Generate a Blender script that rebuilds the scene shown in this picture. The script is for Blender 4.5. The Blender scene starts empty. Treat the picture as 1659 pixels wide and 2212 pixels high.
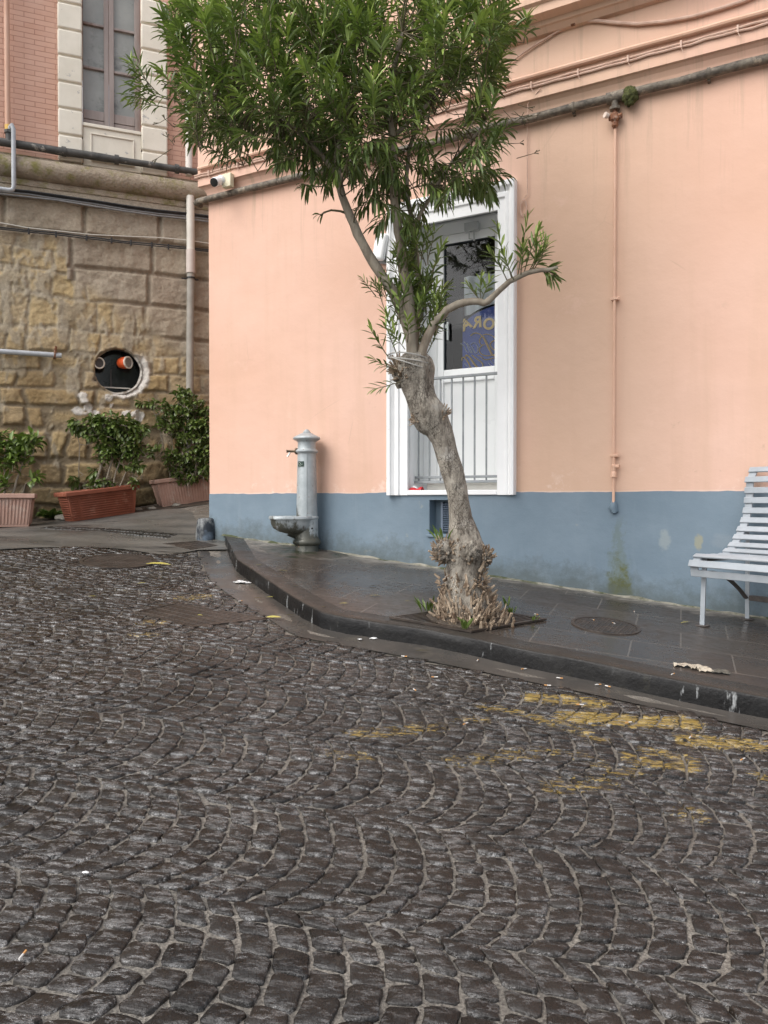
import bpy, bmesh, math, random
from mathutils import Vector, Matrix, noise
random.seed(7)
R = random.random
def U(a, b): return a + (b - a) * R()
SC = bpy.context.scene
COL = SC.collection
V = Vector
# ------------------------------------------------------------------ camera
CZ = 1.49                      # eye height; all heights below are given relative to the eye
PITCH = math.atan(25 / 1660)
cam = bpy.data.cameras.new("camera"); camo = bpy.data.objects.new("camera", cam); COL.objects.link(camo)
cam.sensor_fit = 'VERTICAL'; cam.sensor_height = 36; cam.lens = 36 * 1660 / 2212
cam.clip_end = 500; cam.clip_start = 0.05
camo.location = (0, 0, CZ); camo.rotation_euler = (math.pi / 2 - PITCH, 0, 0)
SC.camera = camo
EYE = V((0, 0, CZ))
FW = V((0, math.cos(PITCH), -math.sin(PITCH))); UPV = V((0, math.sin(PITCH), math.cos(PITCH)))
def ray(x, y): return FW + V((1, 0, 0)) * ((x - 829.5) / 1660) + UPV * (-(y - 1106) / 1660)
def P(x, y, d):               # point seen at (x, y) at depth d
    r = ray(x, y); return EYE + r * (d / r.y)
def hit(x, y, p0, n):
    r = ray(x, y); return EYE + r * ((p0 - EYE).dot(n) / r.dot(n))
# ------------------------------------------------------------------ frames
class Frame:
    def __init__(s, o, ex, ey, ez=(0, 0, 1)): s.o = V(o); s.ex = V(ex); s.ey = V(ey); s.ez = V(ez)
    def __call__(s, a, b, c): return s.o + s.ex * a + s.ey * b + s.ez * c
    def px(s, x, y, off=0.0):  # (along, up) of the wall point seen at (x, y), off metres proud
        p = hit(x, y, s.o + s.ey * off, s.ey) - s.o
        return p.dot(s.ex), p.dot(s.ez)
    def at(s, x, y, off=0.0):
        a, c = s.px(x, y, off); return s(a, off, c)
WLD = Frame((0, 0, 0), (1, 0, 0), (0, 1, 0))
# pink house front: X*.6428 + Y*1.1508 = 8.95
_t = V((.8735, -.4874, 0)).normalized(); _n = V((-.4874, -.8735, 0)).normalized()
_c = V((-.2268 * 8.906, 8.906, CZ))
PW = Frame(_c, _t, _n)
# stone building front
_st = V((2.69, 1.07, 0)).normalized(); _sn = V((_st.y, -_st.x, 0))
SW = Frame((-5.4, 10.8, CZ), _st, _sn)
# ------------------------------------------------------------------ ground
def pav(X, Y): return CZ - .7125 - .0552 * (X - 1) + .0995 * (Y - 7.217)
PAVN = V((.0552, -.0995, 1)).normalized(); PAV0 = V((1, 7.217, pav(1, 7.217)))
STEP = .115
def sstep(a, b, x):
    t = min(1, max(0, (x - a) / (b - a))); return t * t * (3 - 2 * t)
def street(X, Y):
    z = pav(X, Y) - STEP
    if Y > 8.0:
        z += sstep(8.0, 11.3, Y) * (.59 + .156 * max(-6.5, min(X, -1.5)))
    return z
def on_pav(x, y): return hit(x, y, PAV0, PAVN)
def on_street(x, y):
    r = ray(x, y); t = 1.0
    for i in range(60):
        p = EYE + r * t
        e = p.z - street(p.x, p.y)
        t += e / max(.05, (-r.z + .06)) * .6
    return EYE + r * t
# ------------------------------------------------------------------ mesh builder
class MB:
    def __init__(s): s.v = []; s.f = []; s.c = []; s.cur = (1, 1, 1, 1); s.usec = False
    def vert(s, p):
        s.v.append(V(p)); s.c.append(s.cur); return len(s.v) - 1
    def face(s, *i): s.f.append(tuple(i))
    def col(s, *c): s.cur = (c[0], c[1], c[2], c[3] if len(c) > 3 else 1); s.usec = True; return s
    def poly(s, pts): s.face(*[s.vert(p) for p in pts])
    def box(s, fr, a0, a1, b0, b1, c0, c1):
        i = [s.vert(fr(a, b, c)) for c in (c0, c1) for b in (b0, b1) for a in (a0, a1)]
        for q in ((0, 1, 3, 2), (4, 6, 7, 5), (0, 4, 5, 1), (2, 3, 7, 6), (0, 2, 6, 4), (1, 5, 7, 3)): s.face(*[i[k] for k in q])
        return s
    def tube(s, pts, rad, n=8, cap=True, wob=None, flat=1.0):
        pts = [V(p) for p in pts]
        if not hasattr(rad, '__len__'): rad = [rad] * len(pts)
        prev = None; rings = []
        for k, p in enumerate(pts):
            d = (pts[min(k + 1, len(pts) - 1)] - pts[max(k - 1, 0)]).normalized()
            if prev is None:
                a = V((0, 0, 1)) if abs(d.z) < .9 else V((1, 0, 0))
                prev = d.cross(a).normalized()
            x = (prev - d * prev.dot(d)).normalized(); y = d.cross(x); prev = x
            ring = []
            for j in range(n):
                th = 2 * math.pi * j / n
                r = rad[k] * (wob(k, th, p) if wob else 1)
                ring.append(s.vert(p + x * (math.cos(th) * r) + y * (math.sin(th) * r * flat)))
            rings.append(ring)
        for a, b in zip(rings, rings[1:]):
            for j in range(n): s.face(a[j], a[(j + 1) % n], b[(j + 1) % n], b[j])
        if cap:
            s.face(*reversed(rings[0])); s.face(*rings[-1])
        return s
    def lathe(s, o, prof, n=32, ax=(0, 0, 1), cap=True):
        ax = V(ax).normalized(); a = V((1, 0, 0)) if abs(ax.x) < .8 else V((0, 1, 0))
        x = (a - ax * a.dot(ax)).normalized(); y = ax.cross(x); o = V(o); rings = []
        for r, h in prof:
            rings.append([s.vert(o + ax * h + (x * math.cos(2 * math.pi * j / n) + y * math.sin(2 * math.pi * j / n)) * r) for j in range(n)])
        for p, q in zip(rings, rings[1:]):
            for j in range(n): s.face(p[j], p[(j + 1) % n], q[(j + 1) % n], q[j])
        if cap: s.face(*reversed(rings[0])); s.face(*rings[-1])
        return s
    def prism(s, pts, d):     # extrude a closed outline by vector d
        a = [s.vert(p) for p in pts]; b = [s.vert(V(p) + V(d)) for p in pts]; n = len(a)
        s.face(*a); s.face(*reversed(b))
        for j in range(n): s.face(a[j], b[j], b[(j + 1) % n], a[(j + 1) % n])
        return s
    def grid(s, fn, nu, nv):
        i = [[s.vert(fn(u / (nu - 1), v / (nv - 1))) for u in range(nu)] for v in range(nv)]
        for v in range(nv - 1):
            for u in range(nu - 1): s.face(i[v][u], i[v][u + 1], i[v + 1][u + 1], i[v + 1][u])
        return i
    def build(s, name, m, parent=None, loc=None, smooth=True, bevel=0, seg=2, angle=40, **tags):
        off = V((0, 0, 0))
        if parent is not None: off = V(parent.location)
        elif loc is not None: off = V(loc)
        me = bpy.data.meshes.new(name)
        me.from_pydata([tuple(p - off) for p in s.v], [], s.f)
        if s.usec:
            at = me.color_attributes.new('Col', 'FLOAT_COLOR', 'POINT')
            at.data.foreach_set('color', [x for c in s.c for x in c])
        bm = bmesh.new(); bm.from_mesh(me)
        bmesh.ops.recalc_face_normals(bm, faces=bm.faces); bm.to_mesh(me); bm.free()
        if smooth:
            me.polygons.foreach_set('use_smooth', [True] * len(me.polygons))
        me.materials.append(m)
        o = bpy.data.objects.new(name, me); COL.objects.link(o)
        if bevel:
            b = o.modifiers.new('bevel', 'BEVEL'); b.width = bevel; b.segments = seg; b.limit_method = 'ANGLE'; b.angle_limit = math.radians(35)
        if smooth and angle < 180:
            try: me.set_sharp_from_angle(angle=math.radians(angle))
            except Exception: pass
        if parent is not None: o.parent = parent
        elif loc is not None: o.location = off
        for k, x in tags.items(): o[k] = x
        return o
def thing(name, label, cat, loc, group=None):
    o = bpy.data.objects.new(name, None); COL.objects.link(o); o.location = loc; o.empty_display_size = .1
    o['label'] = label; o['category'] = cat
    if group: o['group'] = group
    return o
def tag(o, label, cat, group=None, kind=None):
    o['label'] = label; o['category'] = cat
    if group: o['group'] = group
    if kind: o['kind'] = kind
    return o
def copy_thing(root, loc, rotz=None, label=None, rot=None):
    c = root.copy(); COL.objects.link(c); c.location = loc
    if rot is not None: c.rotation_euler = rot
    elif rotz is not None: c.rotation_euler = (0, 0, rotz)
    if label: c['label'] = label
    for ch in list(root.children):
        k = ch.copy(); COL.objects.link(k); k.parent = c
        for g in list(ch.children):
            h = g.copy(); COL.objects.link(h); h.parent = k
    return c
def nz(x, y, z=0, s=1): return noise.noise(V((x * s, y * s, z * s)))
def fbm(x, y, z=0, s=1, o=4):
    a = 0; amp = .5
    for k in range(o): a += amp * noise.noise(V((x * s, y * s, z * s + k * 7.3))); s *= 2.1; amp *= .5
    return a
# ------------------------------------------------------------------ materials
class NT:
    def __init__(s, name):
        s.m = bpy.data.materials.new(name); s.m.use_nodes = True; s.t = s.m.node_tree; s.n = s.t.nodes
        s.b = s.n['Principled BSDF']; s.out = s.n['Material Output']
        s.tc = s.n.new('ShaderNodeTexCoord'); s.co = s.tc.outputs['Object']
    def link(s, a, b): s.t.links.new(a, b)
    def inp(s, sock, v):
        if hasattr(v, 'is_output') or isinstance(v, bpy.types.NodeSocket): s.link(v, sock)
        else:
            if sock.type == 'RGBA' and not hasattr(v, '__len__'): v = (v, v, v, 1)
            elif sock.type == 'RGBA' and len(v) == 3: v = (*v, 1)
            sock.default_value = v
    def map(s, scale=(1, 1, 1), rot=(0, 0, 0), loc=(0, 0, 0), co=None):
        k = s.n.new('ShaderNodeMapping'); s.link(co or s.co, k.inputs[0])
        k.inputs['Scale'].default_value = scale; k.inputs['Rotation'].default_value = rot; k.inputs['Location'].default_value = loc
        return k.outputs[0]
    def noise(s, scale, detail=5, rough=.55, co=None, dist=0):
        k = s.n.new('ShaderNodeTexNoise'); s.link(co or s.co, k.inputs['Vector'])
        k.inputs['Scale'].default_value = scale; k.inputs['Detail'].default_value = detail
        k.inputs['Roughness'].default_value = rough; k.inputs['Distortion'].default_value = dist
        return k.outputs['Fac']
    def voro(s, scale, co=None, feat='F1', out='Distance'):
        k = s.n.new('ShaderNodeTexVoronoi'); k.feature = feat; s.link(co or s.co, k.inputs['Vector']); k.inputs['Scale'].default_value = scale
        return k.outputs[out]
    def ramp(s, f, stops):
        k = s.n.new('ShaderNodeValToRGB'); s.link(f, k.inputs[0]); e = k.color_ramp.elements
        while len(e) < len(stops): e.new(.5)
        for x, (p, c) in zip(e, stops):
            x.position = p; x.color = (c, c, c, 1) if not hasattr(c, '__len__') else (*c[:3], 1)
        return k.outputs[0]
    def rng(s, f, a, b, c=0., d=1.):
        k = s.n.new('ShaderNodeMapRange'); s.link(f, k.inputs[0])
        for i, x in zip((1, 2, 3, 4), (a, b, c, d)): k.inputs[i].default_value = x
        return k.outputs[0]
    def mix(s, f, a, b, mode='MIX'):
        k = s.n.new('ShaderNodeMix'); k.data_type = 'RGBA'; k.blend_type = mode
        s.inp(k.inputs[0], f); s.inp(k.inputs[6], a); s.inp(k.inputs[7], b); return k.outputs[2]
    def math(s, op, a, b=0.):
        k = s.n.new('ShaderNodeMath'); k.operation = op; s.inp(k.inputs[0], a); s.inp(k.inputs[1], b); return k.outputs[0]
    def sep(s, co=None):
        k = s.n.new('ShaderNodeSeparateXYZ'); s.link(co or s.co, k.inputs[0]); return k.outputs
    def attr(s, name='Col'):
        k = s.n.new('ShaderNodeAttribute'); k.attribute_name = name; return k
    def bump(s, h, strength=.3, dist=.01, nrm=None):
        k = s.n.new('ShaderNodeBump'); s.link(h, k.inputs['Height']); k.inputs['Strength'].default_value = strength; k.inputs['Distance'].default_value = dist
        if nrm is not None: s.link(nrm, k.inputs['Normal'])
        return k.outputs[0]
    def done(s, color=None, rough=None, normal=None, cn=None, **kw):
        if cn is not None: s.link(cn, s.b.inputs['Coat Normal'])
        if color is not None: s.inp(s.b.inputs['Base Color'], color)
        if rough is not None: s.inp(s.b.inputs['Roughness'], rough)
        if normal is not None: s.link(normal, s.b.inputs['Normal'])
        for k, v in kw.items(): s.inp(s.b.inputs[k.replace('_', ' ')], v)
        return s.m
def M(name, c1, c2, scale=6, rough=.6, bscale=40, bump=.15, bd=.004, c3=None, s3=3, stretch=(1, 1, 1), lo=.35, hi=.65, m3=(.55, .7), **kw):
    t = NT(name); co = t.map(stretch)
    f = t.rng(t.noise(scale, 6, .6, co), lo, hi)
    c = t.mix(f, c1, c2)
    if c3 is not None: c = t.mix(t.rng(t.noise(s3, 6, .7, t.map(stretch, loc=(5, 3, 1))), *m3), c, c3)
    r = t.rng(t.noise(scale * 1.7, 4), .3, .7, max(.02, rough - .1), min(1, rough + .12))
    return t.done(c, r, t.bump(t.noise(bscale, 5, .6, co), bump, bd), **kw)
# ------------------------------------------------------------------ ground, street, pavement
def wall_dist(t):   # metres in front of the pink wall, as a shader value (world coordinates)
    x = t.sep(t.n.new('ShaderNodeNewGeometry').outputs['Position'])
    d0 = _c.dot(_n)
    return t.math('SUBTRACT', t.math('ADD', t.math('MULTIPLY', x[0], _n.x), t.math('MULTIPLY', x[1], _n.y)), d0)
def m_grout():
    t = NT('joint_sand'); n1 = t.noise(3, 6, .65); n2 = t.noise(120, 4, .7)
    c = t.mix(t.rng(n1, .35, .65), (.17, .155, .132), (.31, .285, .245))
    c = t.mix(t.rng(n2, .36, .66), c, (.05, .045, .04))
    return t.done(c, t.rng(t.noise(5, 5), .4, .65, .26, .6), t.bump(n2, .6, .006))
def m_cobble():
    t = NT('wet_basalt'); a = t.attr('Col'); s = t.n.new('ShaderNodeSeparateColor'); t.link(a.outputs['Color'], s.inputs[0])
    tint, paint = s.outputs[0], s.outputs[1]
    st = t.map((10, 22, 10), (0, 0, .2)); st2 = t.map((30, 62, 20), (0, 0, .2))
    n1 = t.noise(1, 6, .65, st, .6); n2 = t.noise(1, 5, .65, st2, .4)
    c = t.mix(tint, (.0042, .0037, .0033), (.019, .016, .0135))
    c = t.mix(t.rng(n1, .5, .75, 0, .55), c, (.030, .027, .024))
    c = t.mix(t.rng(t.noise(.55, 4), .45, .62, 0, .55), c, (.022, .0155, .011))
    dust = t.rng(t.noise(14, 6, .7), .6, .74, 0, .5); c = t.mix(t.math('MULTIPLY', dust, .7), c, (.10, .085, .07))
    pn = t.math('ADD', paint, t.math('MULTIPLY', t.math('SUBTRACT', t.noise(34, 7, .8, t.map((.45, 1.7, 1))), .5), 5.0))
    pf = t.math('MULTIPLY', t.rng(pn, .56, .72), t.rng(paint, .02, .2)); c = t.mix(t.math('MULTIPLY', pf, .74), c, (.33, .225, .045))
    wet = t.noise(1.6, 5, .6); film = t.noise(24, 5, .65, t.map((1.6, .6, 1), (0, 0, .5)))
    r = t.math('ADD', t.rng(wet, .35, .65, .16, .30), t.rng(film, .42, .62, -.06, .22))
    r = t.math('ADD', r, t.math('MULTIPLY', pf, .15))
    h = t.math('ADD', t.math('MULTIPLY', n1, 1.), t.math('MULTIPLY', n2, .35))
    b = t.bump(h, .6, .010)
    spark = t.noise(95, 4, .7, t.map((1.5, .5, 1), (0, 0, .5)))
    b = t.bump(spark, .55, .006, b)
    film2 = t.math('MULTIPLY', t.rng(t.noise(24, 6, .75, t.map((.65, 1.7, 1), (0, 0, .2), (4, 2, 0))), .50, .56), t.rng(t.noise(1.1, 4), .30, .48))
    return t.done(c, r, b, Specular_IOR_Level=.5, Coat_Weight=film2, Coat_Roughness=.06, Coat_IOR=2.2, cn=t.bump(t.math('ADD', n2, t.math('MULTIPLY', n1, .8)), 1.0, .022))
def m_slab():
    t = NT('wet_stone_paving'); ang = math.atan2(_t.y, _t.x)
    pos = t.n.new('ShaderNodeNewGeometry').outputs['Position']
    vr = t.n.new('ShaderNodeVectorRotate'); vr.rotation_type = 'Z_AXIS'; t.link(pos, vr.inputs['Vector']); vr.inputs['Angle'].default_value = -ang - math.radians(8)
    b = t.n.new('ShaderNodeTexBrick'); t.link(vr.outputs[0], b.inputs['Vector'])
    for k, x in dict(Scale=1, Mortar_Size=.006, Mortar_Smooth=.3, Bias=0, Brick_Width=.62, Row_Height=.42).items(): b.inputs[k.replace('_', ' ')].default_value = x
    b.inputs['Color1'].default_value = (.040, .033, .028, 1); b.inputs['Color2'].default_value = (.056, .047, .039, 1); b.inputs['Mortar'].default_value = (.11, .095, .08, 1)
    c = t.mix(t.rng(t.noise(1.2, 5, .6), .4, .65, 0, .7), b.outputs['Color'], (.058, .045, .036))
    c = t.mix(t.rng(t.noise(60, 4, .7), .55, .8, 0, .5), c, (.09, .08, .07))
    c = t.mix(t.math('MULTIPLY', b.outputs['Fac'], .75), c, (.12, .105, .09))
    wd = wall_dist(t)
    nn = t.noise(5, 6, .7)
    k = t.rng(t.math('ADD', t.math('MULTIPLY', wd, t.rng(t.sep(t.n.new('ShaderNodeNewGeometry').outputs['Position'])[0], -.9, .6, -.75, -2.0)), nn), .05, .40)
    k = t.math('MULTIPLY', k, t.rng(t.noise(9, 6, .75, t.map((1, 3, 1))), .36, .56))
    c = t.mix(t.math('MULTIPLY', k, .85), c, (.25, .24, .215))
    g = t.rng(t.math('ADD', t.math('MULTIPLY', wd, -9.), t.noise(6, 5)), .05, .4)
    c = t.mix(t.math('MULTIPLY', g, t.rng(t.noise(2.2, 3), .45, .62)), c, (.05, .07, .012))
    r = t.math('ADD', t.rng(t.noise(1.1, 5, .6), .36, .62, .11, .36), t.rng(t.noise(16, 5, .65), .45, .7, 0, .18))
    r = t.math('ADD', r, t.math('MULTIPLY', k, .45))
    h = t.math('ADD', t.math('MULTIPLY', b.outputs['Fac'], -.7), t.math('MULTIPLY', t.noise(45, 5, .6), .25))
    return t.done(c, r, t.bump(h, .35, .006))
def m_kerb():
    t = NT('dark_kerb_stone'); z = t.map((14, 14, 3))
    c = t.mix(t.rng(t.noise(4, 6, .65), .35, .65), (.006, .006, .0065), (.018, .0175, .017))
    up = t.sep(t.n.new('ShaderNodeNewGeometry').outputs['Normal'])[2]
    lime = t.math('MULTIPLY', t.rng(t.noise(1, 6, .7, z), .6, .68), t.rng(up, .2, .75, 1, 0))
    lime = t.math('MULTIPLY', lime, t.rng(t.noise(1.1, 3), .42, .6))
    c = t.mix(lime, c, (.30, .31, .31))
    c = t.mix(t.math('MULTIPLY', t.rng(up, .5, .9), .75), c, (.046, .040, .034))
    c = t.mix(t.rng(t.noise(9, 5, .7), .6, .75, 0, .35), c, (.06, .056, .04))
    return t.done(c, t.rng(t.noise(6, 5), .3, .7, .2, .5), t.bump(t.noise(28, 6, .65), .5, .010), Specular_IOR_Level=.22)
def m_asphalt():
    t = NT('damp_asphalt')
    c = t.mix(t.rng(t.noise(.9, 6, .6, t.map((.6, 2.2, 1), (0, 0, .2))), .4, .6), (.055, .054, .05), (.125, .118, .105))
    c = t.mix(t.rng(t.noise(90, 3, .7), .5, .8, 0, .6), c, (.19, .18, .16))
    c = t.mix(t.rng(t.noise(1.6, 5, .65, t.map((.5, 2.6, 1), (0, 0, .15), (3, 1, 0))), .58, .66), c, (.025, .025, .024))
    return t.done(c, t.rng(t.noise(1.5, 4), .35, .65, .25, .6), t.bump(t.noise(110, 4, .7), .5, .005))
MAT = {}
MAT['grout'] = m_grout(); MAT['cobble'] = m_cobble(); MAT['slab'] = m_slab(); MAT['kerb'] = m_kerb(); MAT['asphalt'] = m_asphalt()
MAT['gutter'] = M('wet_gutter_concrete', (.046, .043, .039), (.08, .071, .062), 2.2, .30, 70, .25, .003, c3=(.095, .085, .07), s3=5)
MAT['iron'] = M('rusty_cast_iron', (.028, .022, .018), (.062, .047, .037), 9, .42, 90, .3, .003)
MAT['soil'] = M('damp_soil', (.035, .027, .02), (.085, .066, .048), 12, .75, 50, .8, .02, c3=(.12, .10, .07), s3=30, m3=(.62, .7))

def structure(o): o['kind'] = 'structure'; return o
xs = [-70, -40, -24] + [-14 + .25 * i for i in range(105)] + [20, 40, 70]
ys = [-40, -20, -8] + [-4 + .25 * i for i in range(93)] + [28, 45, 80]
g = MB()
idx = [[g.vert((x, y, street(max(-14, min(14, x)), max(-6, min(y, 20))) - .006)) for x in xs] for y in ys]
for j in range(len(ys) - 1):
    for i in range(len(xs) - 1): g.face(idx[j][i], idx[j][i + 1], idx[j + 1][i + 1], idx[j + 1][i])
structure(g.build('ground', MAT['grout'], angle=180))

def resample(pts, step):
    out = [pts[0]]
    for a, b in zip(pts, pts[1:]):
        n = max(1, int((b - a).length / step))
        out += [a.lerp(b, (k + 1) / n) for k in range(n)]
    return out
kpx = [(486, 1157), (497, 1179), (510, 1207), (561, 1241), (612, 1276), (655, 1302), (698, 1323), (750, 1334), (783, 1338), (823, 1345), (919, 1358), (1010, 1376),
       (1105, 1397), (1188, 1413), (1296, 1433), (1393, 1454), (1520, 1480), (1659, 1507)]
KW = [on_pav(*p) for p in kpx]
e = (KW[-1] - KW[-4]).normalized()
KW += [KW[-1] + e * 1.0, KW[-1] + e * 3.0]
for p in KW: p.z = pav(p.x, p.y)
KERB = resample(KW, .09)
def side(pts, i):   # horizontal unit vector pointing from kerb to pavement
    d = pts[min(i + 2, len(pts) - 1)] - pts[max(i - 2, 0)]; d.z = 0; d.normalize()
    n = V((d.y, -d.x, 0)); return n if n.dot(_n) < 0 else -n
SIDE = [side(KERB, i) for i in range(len(KERB))]
KWID = .19
prof = [(KWID, 0), (.10, .001), (.016, 0), (.005, -.004), (0, -.014), (-.004, -.06), (-.008, -.11), (-.012, -.24)]
kb = MB(); rows = []; L = 0
joints = []
for i, p in enumerate(KERB):
    if i: L += (p - KERB[i - 1]).length
    k = abs((L % 1.02) - .51) > .497
    r = []
    for j, (o, z) in enumerate(prof):
        amp = 0 if j == 0 else .008
        dd = nz(L * 5, j * .6, 2) * amp * .7 + nz(L * 16, j, 5) * amp * .3
        q = p + SIDE[i] * (o + dd); z0 = pav(q.x, q.y)
        r.append(kb.vert((q.x, q.y, z0 + z + (0 if j == 0 else nz(L * 4, j, 9) * .003))))
    rows.append(r)
for a, b in zip(rows, rows[1:]):
    for j in range(len(prof) - 1): kb.face(a[j], a[j + 1], b[j + 1], b[j])
structure(kb.build('kerb', MAT['kerb'], angle=180))
# butt joints of the kerb stones, filled with pale mortar
MAT['mortar'] = M('kerb_joint_mortar', (.13, .125, .11), (.25, .24, .21), 9, .7, 40, .5, .006)
pv = MB(); prow = []
NP = 14
for i, p in enumerate(KERB):
    q = p + SIDE[i] * KWID
    s = max(.02, (q - PW.o).dot(PW.ex)); w = PW.o + PW.ex * s - PW.ey * .05
    if (q - w).dot(_n) < .02: q = w + _n * .02
    r = []
    for j in range(NP + 1):
        a = w.lerp(q, j / NP); r.append(pv.vert((a.x, a.y, pav(a.x, a.y))))
    prow.append(r)
for a, b in zip(prow, prow[1:]):
    for j in range(NP): pv.face(a[j], a[j + 1], b[j + 1], b[j])
structure(pv.build('pavement', MAT['slab'], angle=180))
MAT['fillet'] = M('cement_fillet', (.15, .145, .115), (.30, .285, .235), 9, .8, 40, .5, .01, c3=(.05, .06, .022), s3=3.5, m3=(.46, .56))
ff = MB(); rows = []
for i in range(140):
    a = PW.o + PW.ex * (.2 + 8.8 * i / 139); h = max(.002, .012 + .03 * nz(i * .31, 3)); d_ = max(.008, .035 + .07 * nz(i * .43, 8))
    rows.append([ff.vert((a.x + _n.x * o, a.y + _n.y * o, pav(a.x + _n.x * o, a.y + _n.y * o) + z)) for o, z in ((.005, h), (d_ * .5, h * .6), (d_, -.004))])
for a, b in zip(rows, rows[1:]):
    for j in range(2): ff.face(a[j], a[j + 1], b[j + 1], b[j])
structure(ff.build('pavement_fillet', MAT['fillet'], angle=180))
# gutter strip
gpx = [(429, 1190), (436, 1215), (454, 1254), (486, 1279), (530, 1309), (576, 1335), (612, 1359), (649, 1378), (720, 1391), (783, 1402), (919, 1428), (1105, 1465), (1296, 1505), (1480, 1543), (1659, 1580)]
GW = [on_street(*p) for p in gpx]
e = (GW[-1] - GW[-3]).normalized(); GW += [GW[-1] + e, GW[-1] + e * 3]
GO = resample(GW, .1)
gt = MB(); NG = 90; rows = []
def along(pts, f):
    tot = sum((b - a).length for a, b in zip(pts, pts[1:])); t = f * tot
    for a, b in zip(pts, pts[1:]):
        l = (b - a).length
        if t <= l: return a.lerp(b, t / max(l, 1e-6))
        t -= l
    return pts[-1].copy()
for i in range(NG + 1):
    a = along(GO, i / NG); k = min(range(len(KERB)), key=lambda j: (KERB[j].x - a.x) ** 2 + (KERB[j].y - a.y) ** 2)
    b = KERB[k] + SIDE[k] * .03
    r = []
    for j in range(7):
        q = a.lerp(b, j / 6); r.append(gt.vert((q.x, q.y, street(q.x, q.y) + .004 - .010 * math.sin(math.pi * j / 6) + nz(q.x * 3, q.y * 3) * .003)))
    rows.append(r)
for a, b in zip(rows, rows[1:]):
    for j in range(6): gt.face(a[j], a[j + 1], b[j + 1], b[j])
structure(gt.build('gutter', MAT['gutter'], angle=180))
# lane (asphalt) from the end of the cobbles to the stone wall
lpx = [(-330, 1196), (-150, 1192), (0, 1189), (90, 1184), (172, 1181), (260, 1187), (344, 1198), (390, 1196), (429, 1190)]
LW = [on_street(*p) for p in lpx]
LB = resample(LW, .12)
ln = MB(); rows = []
for p in LB:
    r = []
    d0 = (p - SW.o).dot(SW.ey)
    for j in range(31):
        q = p - SW.ey * ((d0 + .3) * j / 30)
        r.append(ln.vert((q.x, q.y, street(q.x, q.y) + .006 + nz(q.x * 1.5, q.y * 1.5) * .012)))
    rows.append(r)
a = rows[-1]; ext = []
for v in range(31):
    q = ln.v[a[v]] + V((3.5, .9, 0)); ext.append(ln.vert((q.x, q.y, street(q.x, q.y) + .006)))
rows.append(ext)
for a, b in zip(rows, rows[1:]):
    for j in range(30): ln.face(a[j], a[j + 1], b[j + 1], b[j])
structure(ln.build('lane', MAT['asphalt'], angle=180))

# cobbles: stacked arcs in bands
def inpoly(x, y, poly):
    c = False; j = len(poly) - 1
    for i in range(len(poly)):
        xi, yi = poly[i]; xj, yj = poly[j]
        if (yi > y) != (yj > y) and x < (xj - xi) * (y - yi) / (yj - yi) + xi: c = not c
        j = i
    return c
STREET = [(p.x, p.y) for p in LW] + [(p.x, p.y) for p in GW] + [(GW[-1].x, 0.4), (-6.5, .4)]
COVER_PX = dict(square=[(291, 1323), (378, 1304), (578, 1337), (417, 1356)], corner=[(352, 1177), (428, 1171), (470, 1181), (411, 1190)],
                round=[(168, 1216), (236, 1205), (336, 1211), (276, 1224)])
COVER = {k: [on_street(*p) for p in v] for k, v in COVER_PX.items()}
HOLES = [[(p.x, p.y) for p in v] for v in COVER.values()]
PAINT = [([(1150, 1508), (1215, 1512), (1290, 1521)], 0.086, 0.74), ([(1235, 1549), (1330, 1556), (1400, 1560), (1485, 1563)], 0.098, 0.82), ([(1048, 1529), (1140, 1545), (1240, 1576), (1295, 1596)], 0.057, 0.56),
         ([(1492, 1600), (1570, 1607), (1650, 1614)], 0.086, 0.74), ([(1365, 1640), (1420, 1655), (1495, 1661), (1480, 1640), (1400, 1622)], 0.057, 0.66), ([(1195, 1702), (1250, 1695), (1305, 1688)], 0.069, 0.47),
         ([(770, 1588), (860, 1580), (945, 1572)], 0.069, 0.48), ([(985, 1645), (1060, 1640), (1125, 1628)], 0.069, 0.43), ([(715, 1632), (785, 1636)], 0.057, 0.39), ([(1470, 1760), (1500, 1764)], 0.069, 0.39),
         ([(990, 1560), (1040, 1553)], 0.057, 0.39), ([(1300, 1655), (1240, 1630), (1150, 1622)], 0.057, 0.39), ([(1380, 1660), (1330, 1672)], 0.057, 0.39), ([(1640, 1680), (1700, 1690)], 0.069, 0.39),
         ([(310, 1348), (350, 1344)], 0.069, 0.39), ([(400, 1292), (440, 1288)], 0.092, 0.47), ([(290, 1370), (330, 1372)], 0.069, 0.35)]
PSEG = []
for pts, w, s in PAINT:
    q = [on_street(*p) for p in pts]
    for a, b in zip(q, q[1:]): PSEG.append((a.x, a.y, b.x, b.y, w, s))
def paint_at(x, y):
    m = 0
    for ax, ay, bx, by, w, s in PSEG:
        if abs(x - ax) > .8 or abs(y - ay) > .8: continue
        dx, dy = bx - ax, by - ay; t = max(0, min(1, ((x - ax) * dx + (y - ay) * dy) / (dx * dx + dy * dy + 1e-9)))
        d = math.hypot(x - ax - dx * t, y - ay - dy * t)
        m = max(m, s * (1 - sstep(w * .6, w * 1.3, d)))
    return m
cb = MB(); rs = random.Random(3)
BW = .62; PH = math.radians(38); RR = BW / 2 / math.sin(PH); PIT = .104; NS = 8
al = math.radians(-10); AX = V((math.cos(al), math.sin(al), 0)); BX = V((-math.sin(al), math.cos(al), 0))
O0 = V((0, 1, 0)); cnt = 0
def arcpt(u, ph, k):
    v = (k + .5) * BW + RR * math.sin(ph); uu = u + RR * (math.cos(ph) - math.cos(PH))
    p = O0 + AX * uu + BX * v
    return V((p.x + nz(p.x * 2.1, p.y * 2.1, 3) * .035, p.y + nz(p.x * 2.1, p.y * 2.1, 8) * .035, 0))
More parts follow.
